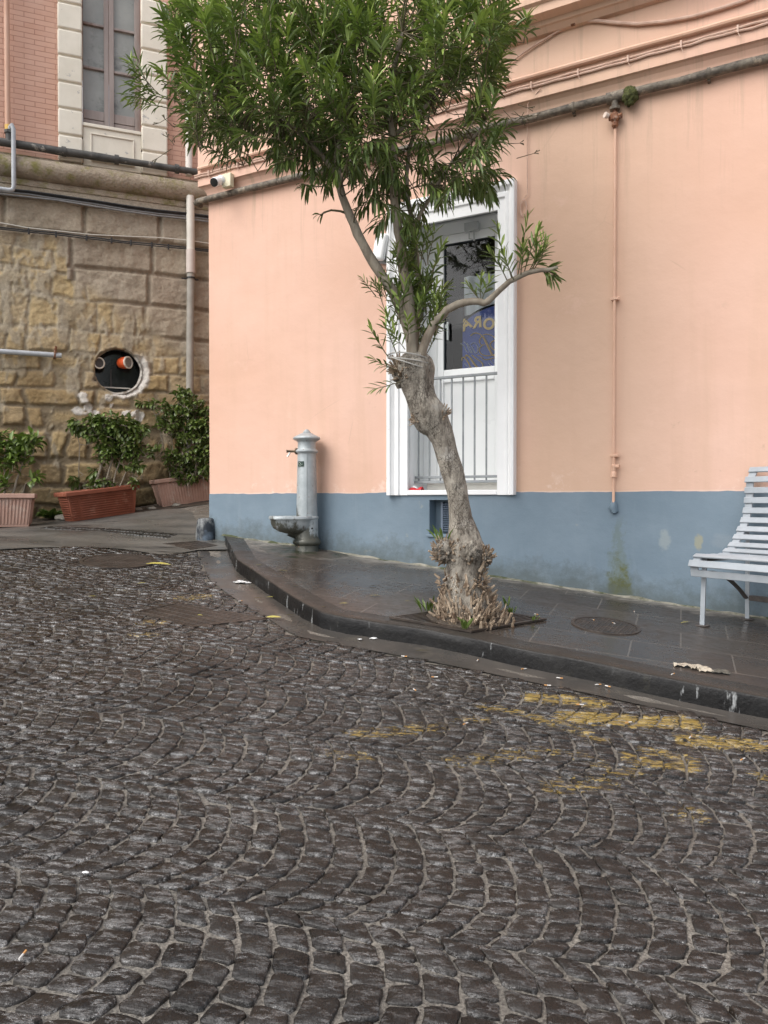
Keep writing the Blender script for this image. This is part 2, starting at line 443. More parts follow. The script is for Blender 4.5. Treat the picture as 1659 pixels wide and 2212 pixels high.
for k in range(-5, 18):
    ushift = rs.uniform(0, .1)
    for i in range(-80, 66):
        u0 = i * PIT + ushift
        c = arcpt(u0, 0, k)
        if c.y < .6 or c.y > 10.3 or c.x < -.5 * c.y - 1.9 or c.x > .5 * c.y + 1.6: continue
        ns = NS if (i % 2) else NS - 1
        off = 0
        phs = [-PH]
        for j in range(1, ns):
            f = (j + rs.uniform(-.17, .17)) / ns
            phs.append(-PH + 2 * PH * f)
        phs.append(PH)
        for a, b in zip(phs, phs[1:]):
            if (b - a) * RR < .035: continue
            q = [arcpt(u0, a, k), arcpt(u0 + PIT, a, k), arcpt(u0 + PIT, b, k), arcpt(u0, b, k)]
            cc = (q[0] + q[1] + q[2] + q[3]) / 4
            if not inpoly(cc.x, cc.y, STREET) or any(inpoly(cc.x, cc.y, h) for h in HOLES): continue
            q = [p + V((rs.uniform(-1, 1), rs.uniform(-1, 1), 0)) * .006 for p in q]
            gap = rs.uniform(.0030, .0068)
            ring = []
            for m in range(4):
                A, B = q[m], q[(m + 1) % 4]
                for t in (.13, .5, .87): ring.append(A.lerp(B, t))
            rings = []
            for p in ring:
                d = (cc - p); l = d.length; rings.append(p + d * (gap / max(l, .01)) + V((rs.uniform(-1, 1), rs.uniform(-1, 1), 0)) * .0034)
            tx, ty = rs.gauss(0, .026), rs.gauss(0, .026); hz = rs.gauss(.0, .0026); tint = min(1, max(0, rs.gauss(.45, .36)))
            far = cc.y > 5.5
            def top(x, y): return street(x, y) + .004 + hz + (x - cc.x) * tx + (y - cc.y) * ty
            R0 = []; R1 = []; R2 = []
            for p in rings:
                cb.col(tint, 0, 0); R0.append(cb.vert((p.x, p.y, street(p.x, p.y) - .03)))
                p1 = p.lerp(cc, .025); cb.col(tint, paint_at(p1.x, p1.y), 0)
                R1.append(cb.vert((p1.x, p1.y, top(p1.x, p1.y) - .0028 + nz(p1.x * 30, p1.y * 30) * .002)))
                p2 = p.lerp(cc, .115); cb.col(tint, paint_at(p2.x, p2.y), 0)
                R2.append(cb.vert((p2.x, p2.y, top(p2.x, p2.y) + nz(p2.x * 22, p2.y * 22) * .0014)))
            cb.col(tint, paint_at(cc.x, cc.y), 0)
            ce = cb.vert((cc.x, cc.y, top(cc.x, cc.y) + .0015 + nz(cc.x * 22, cc.y * 22, 4) * .002))
            for m in range(12):
                z = (m + 1) % 12
                cb.face(R0[m], R0[z], R1[z], R1[m]); cb.face(R1[m], R1[z], R2[z], R2[m]); cb.face(R2[m], R2[z], ce)
            cnt += 1
print('cobbles', cnt)
structure(cb.build('cobbled_street', MAT['cobble'], angle=180))
# ------------------------------------------------------------------ wall materials
def wallco(t, ang, zsc=1.0):
    pos = t.n.new('ShaderNodeNewGeometry').outputs['Position']
    vr = t.n.new('ShaderNodeVectorRotate'); vr.rotation_type = 'Z_AXIS'; t.link(pos, vr.inputs['Vector']); vr.inputs['Angle'].default_value = -ang
    s = t.sep(vr.outputs[0]); k = t.n.new('ShaderNodeCombineXYZ'); t.link(s[0], k.inputs[0]); t.link(s[2], k.inputs[1]); t.link(s[1], k.inputs[2])
    return k.outputs[0], s
PANG = math.atan2(_t.y, _t.x); SANG = math.atan2(_st.y, _st.x)
S_OFF = V((PW.o.x, PW.o.y, 0)); S_OFF.rotate(Matrix.Rotation(-PANG, 3, 'Z'))   # rotated x of the corner
def m_pink():
    t = NT('peach_plaster'); co, s = wallco(t, PANG)
    c = t.mix(t.rng(t.noise(.55, 5, .55, co), .33, .67), (.665, .425, .32), (.735, .495, .395))
    al = t.math('SUBTRACT', s[0], S_OFF.x)
    # sallow tan tint between the door and the thin pipe
    z1 = t.math('MULTIPLY', t.rng(t.math('ADD', al, t.rng(t.noise(.8, 3, .5, co), .3, .7, -.3, .3)), 3.4, 3.9), t.rng(al, 4.5, 5.4, 1, 0))
    c = t.mix(t.math('MULTIPLY', z1, .5), c, (.59, .42, .29))
    st = t.noise(1, 5, .6, t.map((5, .35, 1), co=co))
    c = t.mix(t.rng(st, .50, .72, 0, .42), c, (.60, .40, .285))
    zz0 = t.math('SUBTRACT', s[2], CZ)
    drip = t.math('MULTIPLY', t.rng(t.noise(1, 6, .7, t.map((11, .5, 1), loc=(2, 7, 0), co=co)), .54, .70), t.rng(zz0, 2.2, 3.45, 0, .55))
    c = t.mix(drip, c, (.42, .30, .22))
    c = t.mix(t.math('MULTIPLY', t.rng(t.noise(5, 7, .75, co), .63, .70), t.rng(t.noise(.9, 3, .5, t.map((1, 1, 1), loc=(3, 3, 3), co=co)), .45, .6, 0, .65)), c, (.52, .35, .26))
    crk = t.n.new('ShaderNodeTexVoronoi'); crk.feature = 'DISTANCE_TO_EDGE'; t.link(t.mix(.12, co, t.n.new('ShaderNodeTexNoise').outputs['Color']), crk.inputs['Vector']); crk.inputs['Scale'].default_value = 1.1
    c = t.mix(t.math('MULTIPLY', t.rng(crk.outputs['Distance'], 0, .006, 1, 0), t.rng(t.noise(1.3, 4, .6, t.map((1, 1, 1), loc=(9, 1, 0), co=co)), .56, .66, 0, .3)), c, (.42, .29, .22))
    c = t.mix(t.rng(t.noise(2.6, 6, .7, co), .62, .75, 0, .35), c, (.78, .55, .45))
    zz = t.math('SUBTRACT', s[2], CZ)
    low = t.math('MULTIPLY', t.rng(zz, .08, .38, 1, 0), t.rng(t.noise(3.5, 6, .75, co), .56, .66))
    c = t.mix(t.math('MULTIPLY', low, .6), c, (.82, .68, .60))
    c = t.mix(t.math('MULTIPLY', t.rng(t.math('ADD', zz, t.math('MULTIPLY', t.noise(3, 3, .5, co), .03)), .085, .105, 1, 0), .7), c, (.80, .66, .60))
    h = t.math('ADD', t.math('MULTIPLY', t.noise(2.2, 4, .5, co), 2.2), t.math('MULTIPLY', t.noise(70, 4, .6, co), .12))
    return t.done(c, .85, t.bump(h, .35, .02), Specular_IOR_Level=.25)
def m_blue():
    t = NT('blue_grey_paint'); co, s = wallco(t, PANG)
    c = t.mix(t.rng(t.noise(1.3, 5, .6, co), .35, .65), (.150, .208, .258), (.190, .252, .305))
    c = t.mix(t.rng(t.noise(1, 5, .65, t.map((7, .8, 1), co=co)), .55, .72, 0, .5), c, (.22, .275, .32))
    c = t.mix(t.rng(t.noise(3.3, 6, .72, co), .66, .71, 0, .6), c, (.34, .35, .30))
    al = t.math('SUBTRACT', s[0], S_OFF.x); zz = t.math('SUBTRACT', s[2], CZ)
    # green run-off under the thin pipe
    w = t.noise(3, 5, .65, t.map((2.2, 1, 1), co=co))
    dx = t.math('ABSOLUTE', t.math('SUBTRACT', al, t.math('ADD', GREEN_S + .03, t.math('ADD', t.math('MULTIPLY', t.math('SUBTRACT', w, .5), .3), t.math('MULTIPLY', t.math('SUBTRACT', t.noise(11, 5, .7, co), .5), .16)))))
    wid = t.rng(zz, -.90, -.42, .21, .05)
    run = t.math('MULTIPLY', t.rng(t.math('DIVIDE', dx, wid), .35, 1., 1, 0), t.rng(zz, -.25, -.12, 1, 0))
    c = t.mix(t.math('MULTIPLY', run, .55), c, (.13, .17, .15))
    moss = t.math('MULTIPLY', t.rng(t.math('DIVIDE', dx, wid), .35, .8, 1, 0), t.rng(t.math('ADD', zz, t.rng(t.noise(9, 5, .7, co), .3, .7, -.12, .12)), -.66, -.5, 1, 0))
    c = t.mix(t.math('MULTIPLY', moss, t.rng(t.noise(8, 5, .7, co), .3, .5)), c, t.mix(t.noise(30, 4, .7, co), (.03, .045, .006), (.16, .16, .03)))
    pp = t.sep(t.n.new('ShaderNodeNewGeometry').outputs['Position'])
    hg = t.math('SUBTRACT', pp[2], t.math('ADD', t.math('ADD', t.math('MULTIPLY', pp[0], -.0552), t.math('MULTIPLY', pp[1], .0995)), CZ - .7125 + .0552 - .0995 * 7.217))
    dirt = t.rng(t.math('ADD', hg, t.rng(t.noise(4.5, 6, .75, co), .3, .7, -.14, .14)), .0, .24, .8, 0)
    c = t.mix(dirt, c, (.085, .105, .105))
    for px, py, rx, rz, cl in ((1509, 1171, .035, .07, (.40, .36, .19)), (1436, 1166, .05, .09, (.33, .37, .36)), (1560, 1168, .09, .06, (.24, .29, .33))):
        a_, z_ = PW.px(px, py); ex = t.math('DIVIDE', t.math('SUBTRACT', al, a_), rx); ez = t.math('DIVIDE', t.math('SUBTRACT', zz, z_), rz)
        q_ = t.math('ADD', t.math('ADD', t.math('MULTIPLY', ex, ex), t.math('MULTIPLY', ez, ez)), t.rng(t.noise(14, 5, .7, co), .3, .7, -.7, .7)); c = t.mix(t.rng(q_, .4, 1.2, .5, 0), c, cl)
    h = t.math('ADD', t.math('MULTIPLY', t.noise(2.5, 4, .5, co), 2.), t.math('MULTIPLY', t.noise(60, 4, .6, co), .15))
    return t.done(c, t.rng(t.noise(2, 4, .6, co), .3, .7, .5, .75), t.bump(h, .35, .02), Specular_IOR_Level=.35)
GREEN_S = PW.px(1332, 1200)[0]
MAT['pink'] = m_pink(); MAT['blue'] = m_blue()
MAT['white'] = M('white_masonry_paint', (.88, .89, .89), (.83, .84, .84), 3, .6, 60, .12, .004, c3=(.55, .55, .52), s3=5, m3=(.66, .72))
MAT['pvc'] = M('white_door_plastic', (.88, .90, .90), (.85, .87, .87), 2, .35, 30, .02, .002)
MAT['revealm'] = M('white_reveal_plaster', (.86, .88, .88), (.82, .84, .84), 2, .7, 50, .1, .004)
MAT['railm'] = M('grey_painted_iron', (.22, .24, .25), (.30, .32, .33), 9, .45, 60, .2, .002, c3=(.20, .13, .09), s3=14, m3=(.68, .74))
MAT['dark'] = M('dark_interior', (.06, .055, .052), (.075, .07, .066), 2, .8)
def m_glass(name, tintc=(1, 1, 1)):
    t = NT(name); tr = t.n.new('ShaderNodeBsdfTransparent'); tr.inputs[0].default_value = (*tintc, 1)
    gl = t.n.new('ShaderNodeBsdfGlossy'); gl.inputs['Roughness'].default_value = .02
    fr = t.n.new('ShaderNodeFresnel'); fr.inputs[0].default_value = 1.5; mx = t.n.new('ShaderNodeMixShader')
    t.link(fr.outputs[0], mx.inputs[0]); t.link(tr.outputs[0], mx.inputs[1]); t.link(gl.outputs[0], mx.inputs[2]); t.link(mx.outputs[0], t.out.inputs[0])
    return t.m
MAT['glass'] = m_glass('door_glass', (.85, .9, .92))
MAT['pipe_old'] = M('weathered_iron_pipe', (.055, .045, .036), (.20, .17, .13), 16, .7, 40, .7, .01, c3=(.34, .28, .21), s3=10, m3=(.56, .66))
MAT['pipe_pink'] = M('peach_painted_pipe', (.62, .38, .26), (.70, .45, .33), 5, .55, 30, .2, .004)
MAT['cable_pink'] = M('painted_cable', (.50, .33, .25), (.62, .44, .35), 12, .6, 30, .3, .004)
MAT['rust'] = M('rusty_fitting', (.11, .035, .016), (.30, .13, .06), 30, .7, 60, .6, .004, c3=(.5, .42, .36), s3=30)
MAT['moss'] = M('moss', (.035, .04, .008), (.10, .11, .03), 40, .9, 60, 1, .02)
MAT['cement'] = M('grey_mortar', (.20, .22, .25), (.28, .30, .32), 20, .8, 50, .6, .01)
# ------------------------------------------------------------------ pink house
LH = 10.0; DEPTH = 5.0; TOP = 5.7; ZB = .07
house = thing('house', 'peach plastered house with blue-grey plinth and white framed doorway', 'house', PW(LH / 2, -DEPTH / 2, -1.2))
zbelt = PW.px(437, 410)[1]
oS1, oS2, oZ1 = 2.57, 3.555, 2.80
def wallgrid(mb, fr, ss, zs, holes, o):
    for i in range(len(ss) - 1):
        for j in range(len(zs) - 1):
            if (i, j) in holes: continue
            mb.poly([fr(ss[i], o, zs[j]), fr(ss[i + 1], o, zs[j]), fr(ss[i + 1], o, zs[j + 1]), fr(ss[i], o, zs[j + 1])])
w = MB()
wallgrid(w, PW, [0, oS1, oS2, LH], [ZB, oZ1, zbelt - .19], {(1, 0)}, 0)
w.poly([PW(0, 0, ZB), PW(0, -DEPTH, ZB), PW(0, -DEPTH, zbelt - .19), PW(0, 0, zbelt - .19)])
w.poly([PW(LH, 0, ZB), PW(LH, -DEPTH, ZB), PW(LH, -DEPTH, zbelt - .19), PW(LH, 0, zbelt - .19)])
w.build('wall', MAT['pink'], house, smooth=False)
u = MB()
pr = [(0, -.19), (.004, -.12), (.015, -.07), (.035, -.03), (.06, -.008), (.085, 0), (.085, .5), (.085, TOP - zbelt)]
for (o0, z0), (o1, z1) in zip(pr, pr[1:]):
    u.poly([PW(-o0, o0, zbelt + z0), PW(LH + o0, o0, zbelt + z0), PW(LH + o1, o1, zbelt + z1), PW(-o1, o1, zbelt + z1)])
    u.poly([PW(-o0, o0, zbelt + z0), PW(-o0, -DEPTH, zbelt + z0), PW(-o1, -DEPTH, zbelt + z1), PW(-o1, o1, zbelt + z1)])
u.poly([PW(-.085, .085, TOP), PW(LH + .085, .085, TOP), PW(LH + .085, -DEPTH, TOP), PW(-.085, -DEPTH, TOP)])
u.build('upper_wall', MAT['pink'], house, smooth=True, angle=50)
zc = PW.px(1128, 40, .3)[1]
k = MB(); pc = [(.085, -.09), (.13, -.085), (.17, -.05), (.19, -.045), (.2, -.01), (.30, 0), (.30, .07), (.33, .085), (.33, .13), (.085, .16)]
i0 = [k.vert(PW(PW.px(1015, 100, .3)[0], o, zc + z)) for o, z in pc]; i1 = [k.vert(PW(LH + .3, o, zc + z)) for o, z in pc]
for a in range(len(pc)): b = (a + 1) % len(pc); k.face(i0[a], i0[b], i1[b], i1[a])
k.face(*i0); k.face(*i1)
k.build('balcony_slab', MAT['pink'], house, smooth=False)
vS1, vS2 = PW.px(928, 1110)[0], PW.px(1012, 1110)[0]; vZ1, vZ0 = PW.px(930, 1080)[1], PW.px(926, 1153)[1]
b = MB()
wallgrid(b, PW, [-.004, vS1, vS2, LH], [-2.2, vZ0, vZ1, ZB - .03], {(1, 1)}, .004)
for i in range(300):
    a0, a1 = -.004 + (LH + .004) * i / 300, -.004 + (LH + .004) * (i + 1) / 300
    zt0, zt1 = [ZB + .006 + .011 * nz(a * 2.3, 4) + .006 * nz(a * 11, 9) for a in (a0, a1)]
    b.poly([PW(a0, .004, ZB - .03), PW(a1, .004, ZB - .03), PW(a1, .004, zt1), PW(a0, .004, zt0)])
b.poly([PW(-.004, .004, -2.2), PW(-.004, -DEPTH, -2.2), PW(-.004, -DEPTH, ZB), PW(-.004, .004, ZB)])
b.poly([PW(-.004, .004, ZB), PW(LH, .004, ZB), PW(LH, -.02, ZB), PW(-.004, -.02, ZB)])
for (a0, c0, a1, c1) in ((vS1, vZ0, vS1, vZ1), (vS2, vZ0, vS2, vZ1), (vS1, vZ0, vS2, vZ0), (vS1, vZ1, vS2, vZ1)):
    b.poly([PW(a0, .004, c0), PW(a1, .004, c1), PW(a1 + (0 if a1 > a0 else 0), -.14, c1), PW(a0, -.14, c0)])
b.poly([PW(vS1, -.14, vZ0), PW(vS2, -.14, vZ0), PW(vS2, -.14, vZ1), PW(vS1, -.14, vZ1)])
b.build('plinth', MAT['blue'], house, smooth=False)
vg = MB(); a0 = vS1 + .10; a1 = vS2 - .03; n = 13
vg.box(PW, a0 - .02, a0, -.135, -.09, vZ0 + .015, vZ1 - .02); vg.box(PW, a1, a1 + .02, -.135, -.09, vZ0 + .015, vZ1 - .02)
for i in range(n):
    z = vZ0 + .03 + (vZ1 - vZ0 - .07) * i / (n - 1)
    p = [PW(a0, -.09, z - .006), PW(a0, -.13, z + .012), PW(a0, -.13, z + .016), PW(a0, -.088, z - .001)]
    vg.prism(p, PW.ex * (a1 - a0))
vent = vg.build('vent_grille', M('blue_vent_metal', (.12, .16, .21), (.16, .20, .26), 8, .5), house, smooth=False)
MB().box(PW, vS1 - .02, vS2 + .02, .006, .03, vZ0 - .03, vZ0 - .004).build('vent_sill', MAT['blue'], house, bevel=.004)
# door surround
sL, sR, zT = 2.594, 3.533, 2.69
wl, wr, wt = sL - 2.374, 3.712 - sR, .25
prof = [(0, -.03), (0, .028), (.40, .028), (.43, .044), (.58, .044), (.62, .036), (.76, .058), (.80, .072), (.97, .072), (1, .06), (1, -.003)]
d = MB(); rows = []
for q in range(4):
    r = []
    for f, o in prof:
        s = sL - wl * f if q < 2 else sR + wr * f
        z = ZB - .02 if q in (0, 3) else zT + wt * f
        r.append(d.vert(PW(s, o, z)))
    rows.append(r)
for a, c in zip(rows, rows[1:]):
    for j in range(len(prof) - 1): d.face(a[j], a[j + 1], c[j + 1], c[j])
d.face(*rows[0]); d.face(*rows[3])
d.build('door_surround', MAT['white'], house, smooth=False, bevel=.004)
RV = .375
r = MB()
r.box(PW, oS1 - .02, sL, -RV, -.002, ZB, oZ1 + .0); r.box(PW, sR, oS2 + .02, -RV, -.002, ZB, oZ1); r.box(PW, sL, sR, -RV, -.002, oZ1 - .004, oZ1 + .06)
r.box(PW, sL, sR, -.03, -.002, zT, oZ1 - .006)
r.build('door_reveal', MAT['revealm'], house, smooth=False)
sl = MB(); sl.box(PW, sL - .0, sR, -RV, .03, ZB - .018, ZB + .03)
sl.build('door_sill', MAT['white'], house, bevel=.006)
zst = PW.px(1000, 1046, -.2)[1]
MB().box(PW, sL + .1, sR, -RV, -.2, ZB + .032, zst + .02).build('door_step', M('pale_stone_step', (.55, .53, .48), (.62, .60, .55), 6, .7), house, bevel=.006)
# door (frame and sash of white plastic)
DO = -.32
door = thing('door', '', 'x', PW(sL, DO, ZB)); del door['label'], door['category']
door.parent = house; door.location = PW(sL, DO, ZB) - V(house.location)
class PP:   # build() into a part that sits under house > door
    pass
def sub(mb, name, m, part, **k):
    off = V(part.location) + V(house.location)
    for i in range(len(mb.v)): mb.v[i] = mb.v[i] - off
    o = mb.build(name, m, **k); o.parent = part; return o
zD0 = ZB + .032
sF = PW.px(944, 700, DO)[0]; sG = PW.px(959, 700, DO)[0]
zGt = PW.px(960, 529, DO)[1]; zGb = PW.px(959, 800, DO)[1]; zFt = PW.px(945, 512, DO)[1]
sFR = sR - (sF - sL) * .5; sGR = sFR - (sG - sF)
f = MB()
f.box(PW, sL, sF, DO - .05, DO, zD0, oZ1 - .006); f.box(PW, sFR, sR, DO - .05, DO, zD0, oZ1 - .006); f.box(PW, sF, sFR, DO - .05, DO, zFt, oZ1 - .006)
sub(f, 'door_frame', MAT['pvc'], door, bevel=.006)
f = MB(); e = .006
f.box(PW, sF + e, sG, DO - .045, DO + .012, zD0 + .02, zFt - e); f.box(PW, sGR, sFR - e, DO - .045, DO + .012, zD0 + .02, zFt - e)
f.box(PW, sG, sGR, DO - .045, DO + .012, zGt, zFt - e); zp1 = PW.px(959, 828, DO)[1]
f.box(PW, sG, sGR, DO - .045, DO + .012, zp1, zGb); f.box(PW, sG, sGR, DO - .045, DO + .012, zD0 + .02, zD0 + .1)
sub(f, 'sash', MAT['pvc'], door, bevel=.007)
f = MB(); f.box(PW, sG, sGR, DO - .04, DO - .006, zD0 + .1, zp1)
sub(f, 'lower_panel', MAT['pvc'], door)
f = MB(); f.poly([PW(sG - .004, DO - .015, zGb), PW(sGR, DO - .015, zGb), PW(sGR, DO - .015, zGt), PW(sG - .004, DO - .015, zGt)])
sub(f, 'pane', MAT['glass'], door, smooth=False)
f = MB(); f.box(PW, sG, sG + .012, DO - .03, DO + .004, zGb, zGt); f.box(PW, sG + .012, sGR, DO - .03, DO + .002, zGt - .008, zGt)
sub(f, 'gasket', M('dark_rubber', (.012, .02, .025), (.02, .03, .035), 5, .5), door, smooth=False)
f = MB(); a, z = PW.px(966, 715, DO + .03)
f.box(PW, a - .008, a + .012, DO + .012, DO + .03, z - .09, z + .09); f.box(PW, a - .03, a - .008, DO + .012, DO + .022, z + .03, z + .07)
sub(f, 'handle', M('grey_handle', (.38, .43, .43), (.42, .46, .46), 5, .4), door, bevel=.004)
f = MB(); a0, z0 = PW.px(1003, 500, DO + .07); a1, z1 = PW.px(1032, 479, DO + .07)
f.box(PW, a0, a1, DO + .002, DO + .075, z0, z1 + .01)
f.tube([PW(a0 + .04, DO + .04, z0), PW(a0 + .04, DO + .045, z0 - .07), PW(a1 - .04, DO + .04, z0 - .09)], .006, 6)
f.tube([PW(a1 - .05, DO + .04, z0), PW(a1 - .045, DO + .05, z0 - .10)], .010, 6)
sub(f, 'door_closer', M('grey_closer', (.46, .48, .48), (.52, .54, .54), 5, .4), door, bevel=.003)
# railing
rl = thing('railing', '', 'x', (0, 0, 0)); del rl['label'], rl['category']; rl.parent = house; RO = -.15
rl.location = PW(sL, RO, ZB) - V(house.location)
zr1 = PW.px(935, 818, RO)[1]; zr0 = PW.px(1000, 1030, RO)[1]
for q in ((RO - .02, RO + .02, zr1 - .012, zr1 + .012), (RO - .018, RO + .018, zr0 - .012, zr0 + .012), (RO - .005, RO + .035, zr0 - .06, zr0 - .035)):
    f = MB(); f.box(PW, sL, sR, *q); sub(f, 'rail', MAT['railm'], rl, bevel=.003)
nb = 8
for i in range(nb):
    a = sL + .035 + (sR - sL - .09) * i / (nb - 1)
    f = MB(); f.box(PW, a - .008, a + .008, RO - .008, RO + .008, zr0 - (.036 if i else .055), zr1 - .012)
    sub(f, 'baluster', MAT['railm'], rl, bevel=.003)
# room behind the door
f = MB(); d1 = -2.4
for q in ([(sL - .6, d1, ZB), (sR + .6, d1, ZB), (sR + .6, d1, 2.9), (sL - .6, d1, 2.9)], [(sL - .6, -RV - .002, ZB), (sL - .6, d1, ZB), (sL - .6, d1, 2.9), (sL - .6, -RV - .002, 2.9)],
          [(sR + .6, -RV - .002, ZB), (sR + .6, d1, ZB), (sR + .6, d1, 2.9), (sR + .6, -RV - .002, 2.9)], [(sL - .6, -RV, 2.9), (sR + .6, -RV, 2.9), (sR + .6, d1, 2.9), (sL - .6, d1, 2.9)],
          [(sL - .6, -RV, ZB), (sR + .6, -RV, ZB), (sR + .6, d1, ZB), (sL - .6, d1, ZB)]):
    f.poly([PW(*p) for p in q])
f.build('room', MAT['dark'], house, smooth=False)
# reflection of a lettered board opposite, modelled as solids behind the glass
SO = -.43
def sp(x, y): return PW.px(x, y, SO)
def cpx(cx, cy): return sp(945 + cx * .1139, 648 + cy * .1139)
sx0 = sp(999, 760)[0]; sx1 = sR + .25; zt = sp(1040, 664)[1]; zb = sp(1040, 850)[1]
pts = [(sx0, zb), (sx1, zb)]; n = 18
for i in range(n + 1):
    q = i / n; a = sx1 + (sx0 - sx1) * q; pts.append((a, zt - .17 + .17 * math.sin(math.pi * q) ** .6))
sgn = thing('sign_reflection', 'reflection of a dark blue round-topped board with reversed gold lettering, modelled behind the door glass', 'sign_reflection', PW((sx0 + sx1) / 2, SO, zb))
f = MB(); f.prism([PW(a, SO - .02, z) for a, z in pts], PW.ey * .018)
mb = MB(); mb.tube([PW(a, SO - .004, z + .012) for a, z in pts[2:]], .022, 6, flat=.4); mb.build('shade_arc', M('shade_black', (.01, .01, .012), (.015, .015, .018), 5, .5), sgn)  # arc of shade above the board, added as a black tube
f.build('board', M('navy_board', (.05, .09, .40), (.06, .11, .46), 2, .6), sgn, smooth=False)
GOLD = M('gold_lettering', (.88, .56, .12), (.93, .62, .18), 20, .5); PALE = M('pale_lettering', (.75, .79, .9), (.8, .84, .92), 20, .5)
def letter(ch, cx, cy, h, rot, m, name='letter'):
    cu = bpy.data.curves.new('tmp', 'FONT'); cu.body = ch; cu.size = 1; cu.extrude = .02; cu.align_x = 'CENTER'; cu.offset = .03
    o = bpy.data.objects.new('tmp', cu); COL.objects.link(o); bpy.context.view_layer.update()
    me = bpy.data.meshes.new_from_object(o.evaluated_get(bpy.context.evaluated_depsgraph_get()))
    bpy.data.objects.remove(o)
    a, z = cpx(cx, cy); mb = MB(); ca, sa = math.cos(rot), math.sin(rot)
    for v in me.vertices:
        x, y = -v.co.x * h, (v.co.y - .36) * h
        mb.vert(PW(a + x * ca - y * sa, SO + .008 + v.co.z * .2, z + x * sa + y * ca))
    for p in me.polygons: mb.face(*p.vertices)
    bpy.data.meshes.remove(me)
    mb.build(name, m, sgn, smooth=False)
letter('A', 545, 455, .155, math.radians(22), GOLD); letter('R', 765, 415, .155, math.radians(4), GOLD)
letter('O', 985, 450, .155, math.radians(-12), GOLD); letter('T', 1185, 530, .155, math.radians(-26), GOLD)
def script(strokes, m, name):
    mb = MB()
    for pts, wd in strokes:
        q = [PW(a, SO + .006, z) for a, z in [cpx(*p) for p in pts]]
        if len(q) > 2:   # smooth once
            z = [q[0]]
            for a, c in zip(q, q[1:]): z += [a.lerp(c, .25), a.lerp(c, .75)]
            q = z + [q[-1]]
        mb.tube(q, wd, 6, flat=.4)
    mb.build(name, m, sgn)
script([([(630, 680), (700, 625), (800, 640), (870, 700), (910, 800), (960, 900), (1010, 1000), (1060, 1070), (1110, 1050)], 0.0135), ([(870, 700), (930, 800), (1000, 960), (1040, 1040)], 0.0230),
        ([(870, 665), (950, 645), (1050, 680), (1110, 740), (1150, 820), (1140, 920), (1080, 960), (1020, 900), (1000, 840), (1040, 780), (1120, 770)], 0.0121),
        ([(840, 690), (790, 780), (830, 860), (890, 850)], 0.0108), ([(860, 850), (800, 920), (800, 990), (850, 1040), (950, 1065), (1060, 1045), (1150, 1020), (1190, 960)], 0.0121)], GOLD, 'script_letter')
script([([(440, 830), (500, 850), (550, 960), (585, 1005)], 0.0108), ([(510, 800), (560, 830), (600, 940), (640, 1005), (670, 990)], 0.0121), ([(570, 820), (620, 900), (660, 990)], 0.0095),
        ([(640, 850), (690, 805), (740, 830), (775, 900), (765, 990), (730, 1020), (690, 960), (650, 870)], 0.0108)], PALE, 'script_letters')
script([([(470, 1150), (470, 1090), (520, 1090), (580, 1170), (640, 1290)], 0.0135), ([(530, 1080), (560, 1040), (620, 1090), (690, 1190), (770, 1290)], 0.0175), ([(660, 1050), (760, 1130), (830, 1170), (870, 1230), (850, 1300)], 0.0135),
        ([(770, 1050), (830, 1070), (880, 1130), (950, 1135), (1080, 1100)], 0.0108), ([(640, 1120), (720, 1240), (760, 1290)], 0.0216)], GOLD, 'script_letter')
script([([(520, 1210), (570, 1260), (620, 1300)], 0.0095)], PALE, 'script_letter')
script([([(970, 1200), (1040, 1260)], 0.0081)], PALE, 'script_letter')
script([([(1010, 1140), (1110, 1250)], 0.0081)], PALE, 'script_letter')
# reflected pale facade and dark patch, modelled as sheet and panel behind the glass
CO = -.53
a0, z0 = PW.px(1003, 662, CO); a1, z1 = PW.px(1077, 588, CO)
mb = MB()
def cur(u, v):
    s = a0 + (a1 + .35 - a0) * u; return PW(s, CO + .02 * math.sin(s * 34) + .008 * math.sin(s * 71), z0 - .1 + (z1 - z0 + .1) * v)
mb.grid(cur, 40, 6)
tag(mb.build('facade_reflection', M('pale_reflected_facade', (.84, .85, .86), (.88, .89, .9), 3, .9), loc=PW((a0 + a1) / 2, CO, z0)), 'reflection of a pale facade, modelled as a wavy sheet behind the upper door glass', 'facade_reflection')
a0, z0 = PW.px(962, 704, -.48); a1, z1 = PW.px(1001, 640, -.48)
tag(MB().box(PW, a0, a1, -.50, -.48, z0, z1).build('dark_reflection', M('dark_brown_board', (.018, .011, .010), (.024, .014, .012), 4, .5), loc=PW(a0, -.75, z0), bevel=.006), 'dark brown patch of the reflection, modelled as a board behind the left of the door glass', 'board')
# plaque on the left reveal
zq0 = PW(0, 0, 0); zp0 = (PW.px(920, 689, -.28)[1]); zp1 = (PW.px(920, 646, -.28)[1])
pl = thing('plaque', 'small black plaque with white script on the left door reveal', 'plaque', PW(sL + .003, -.3, zp0))
RF = Frame(PW(sL, 0, 0), -PW.ey, PW.ex)      # along = into the wall, out = away from the reveal
MB().box(RF, .15, .31, .002, .012, zp0, zp1).build('board', M('black_plaque', (.008, .012, .018), (.01, .015, .02), 4, .3), pl, bevel=.003)
mb = MB(); zc_ = zp0 + (zp1 - zp0) * .62
for i in range(5):
    o = .19 + i * .020
    mb.tube([RF(o, .014, zc_ + .02), RF(o - .004, .014, zc_ - .018), RF(o + .010, .014, zc_ - .018), RF(o + .014, .014, zc_ + .02)], .0032, 5)
mb.tube([RF(.23 + .03 * math.cos(k * .5), .014, zc_ - .05 - .022 * math.sin(k * .5)) for k in range(0, 9)], .003, 5)
mb.build('script_letters', M('white_script', (.7, .72, .74), (.75, .76, .78), 5, .5), pl)
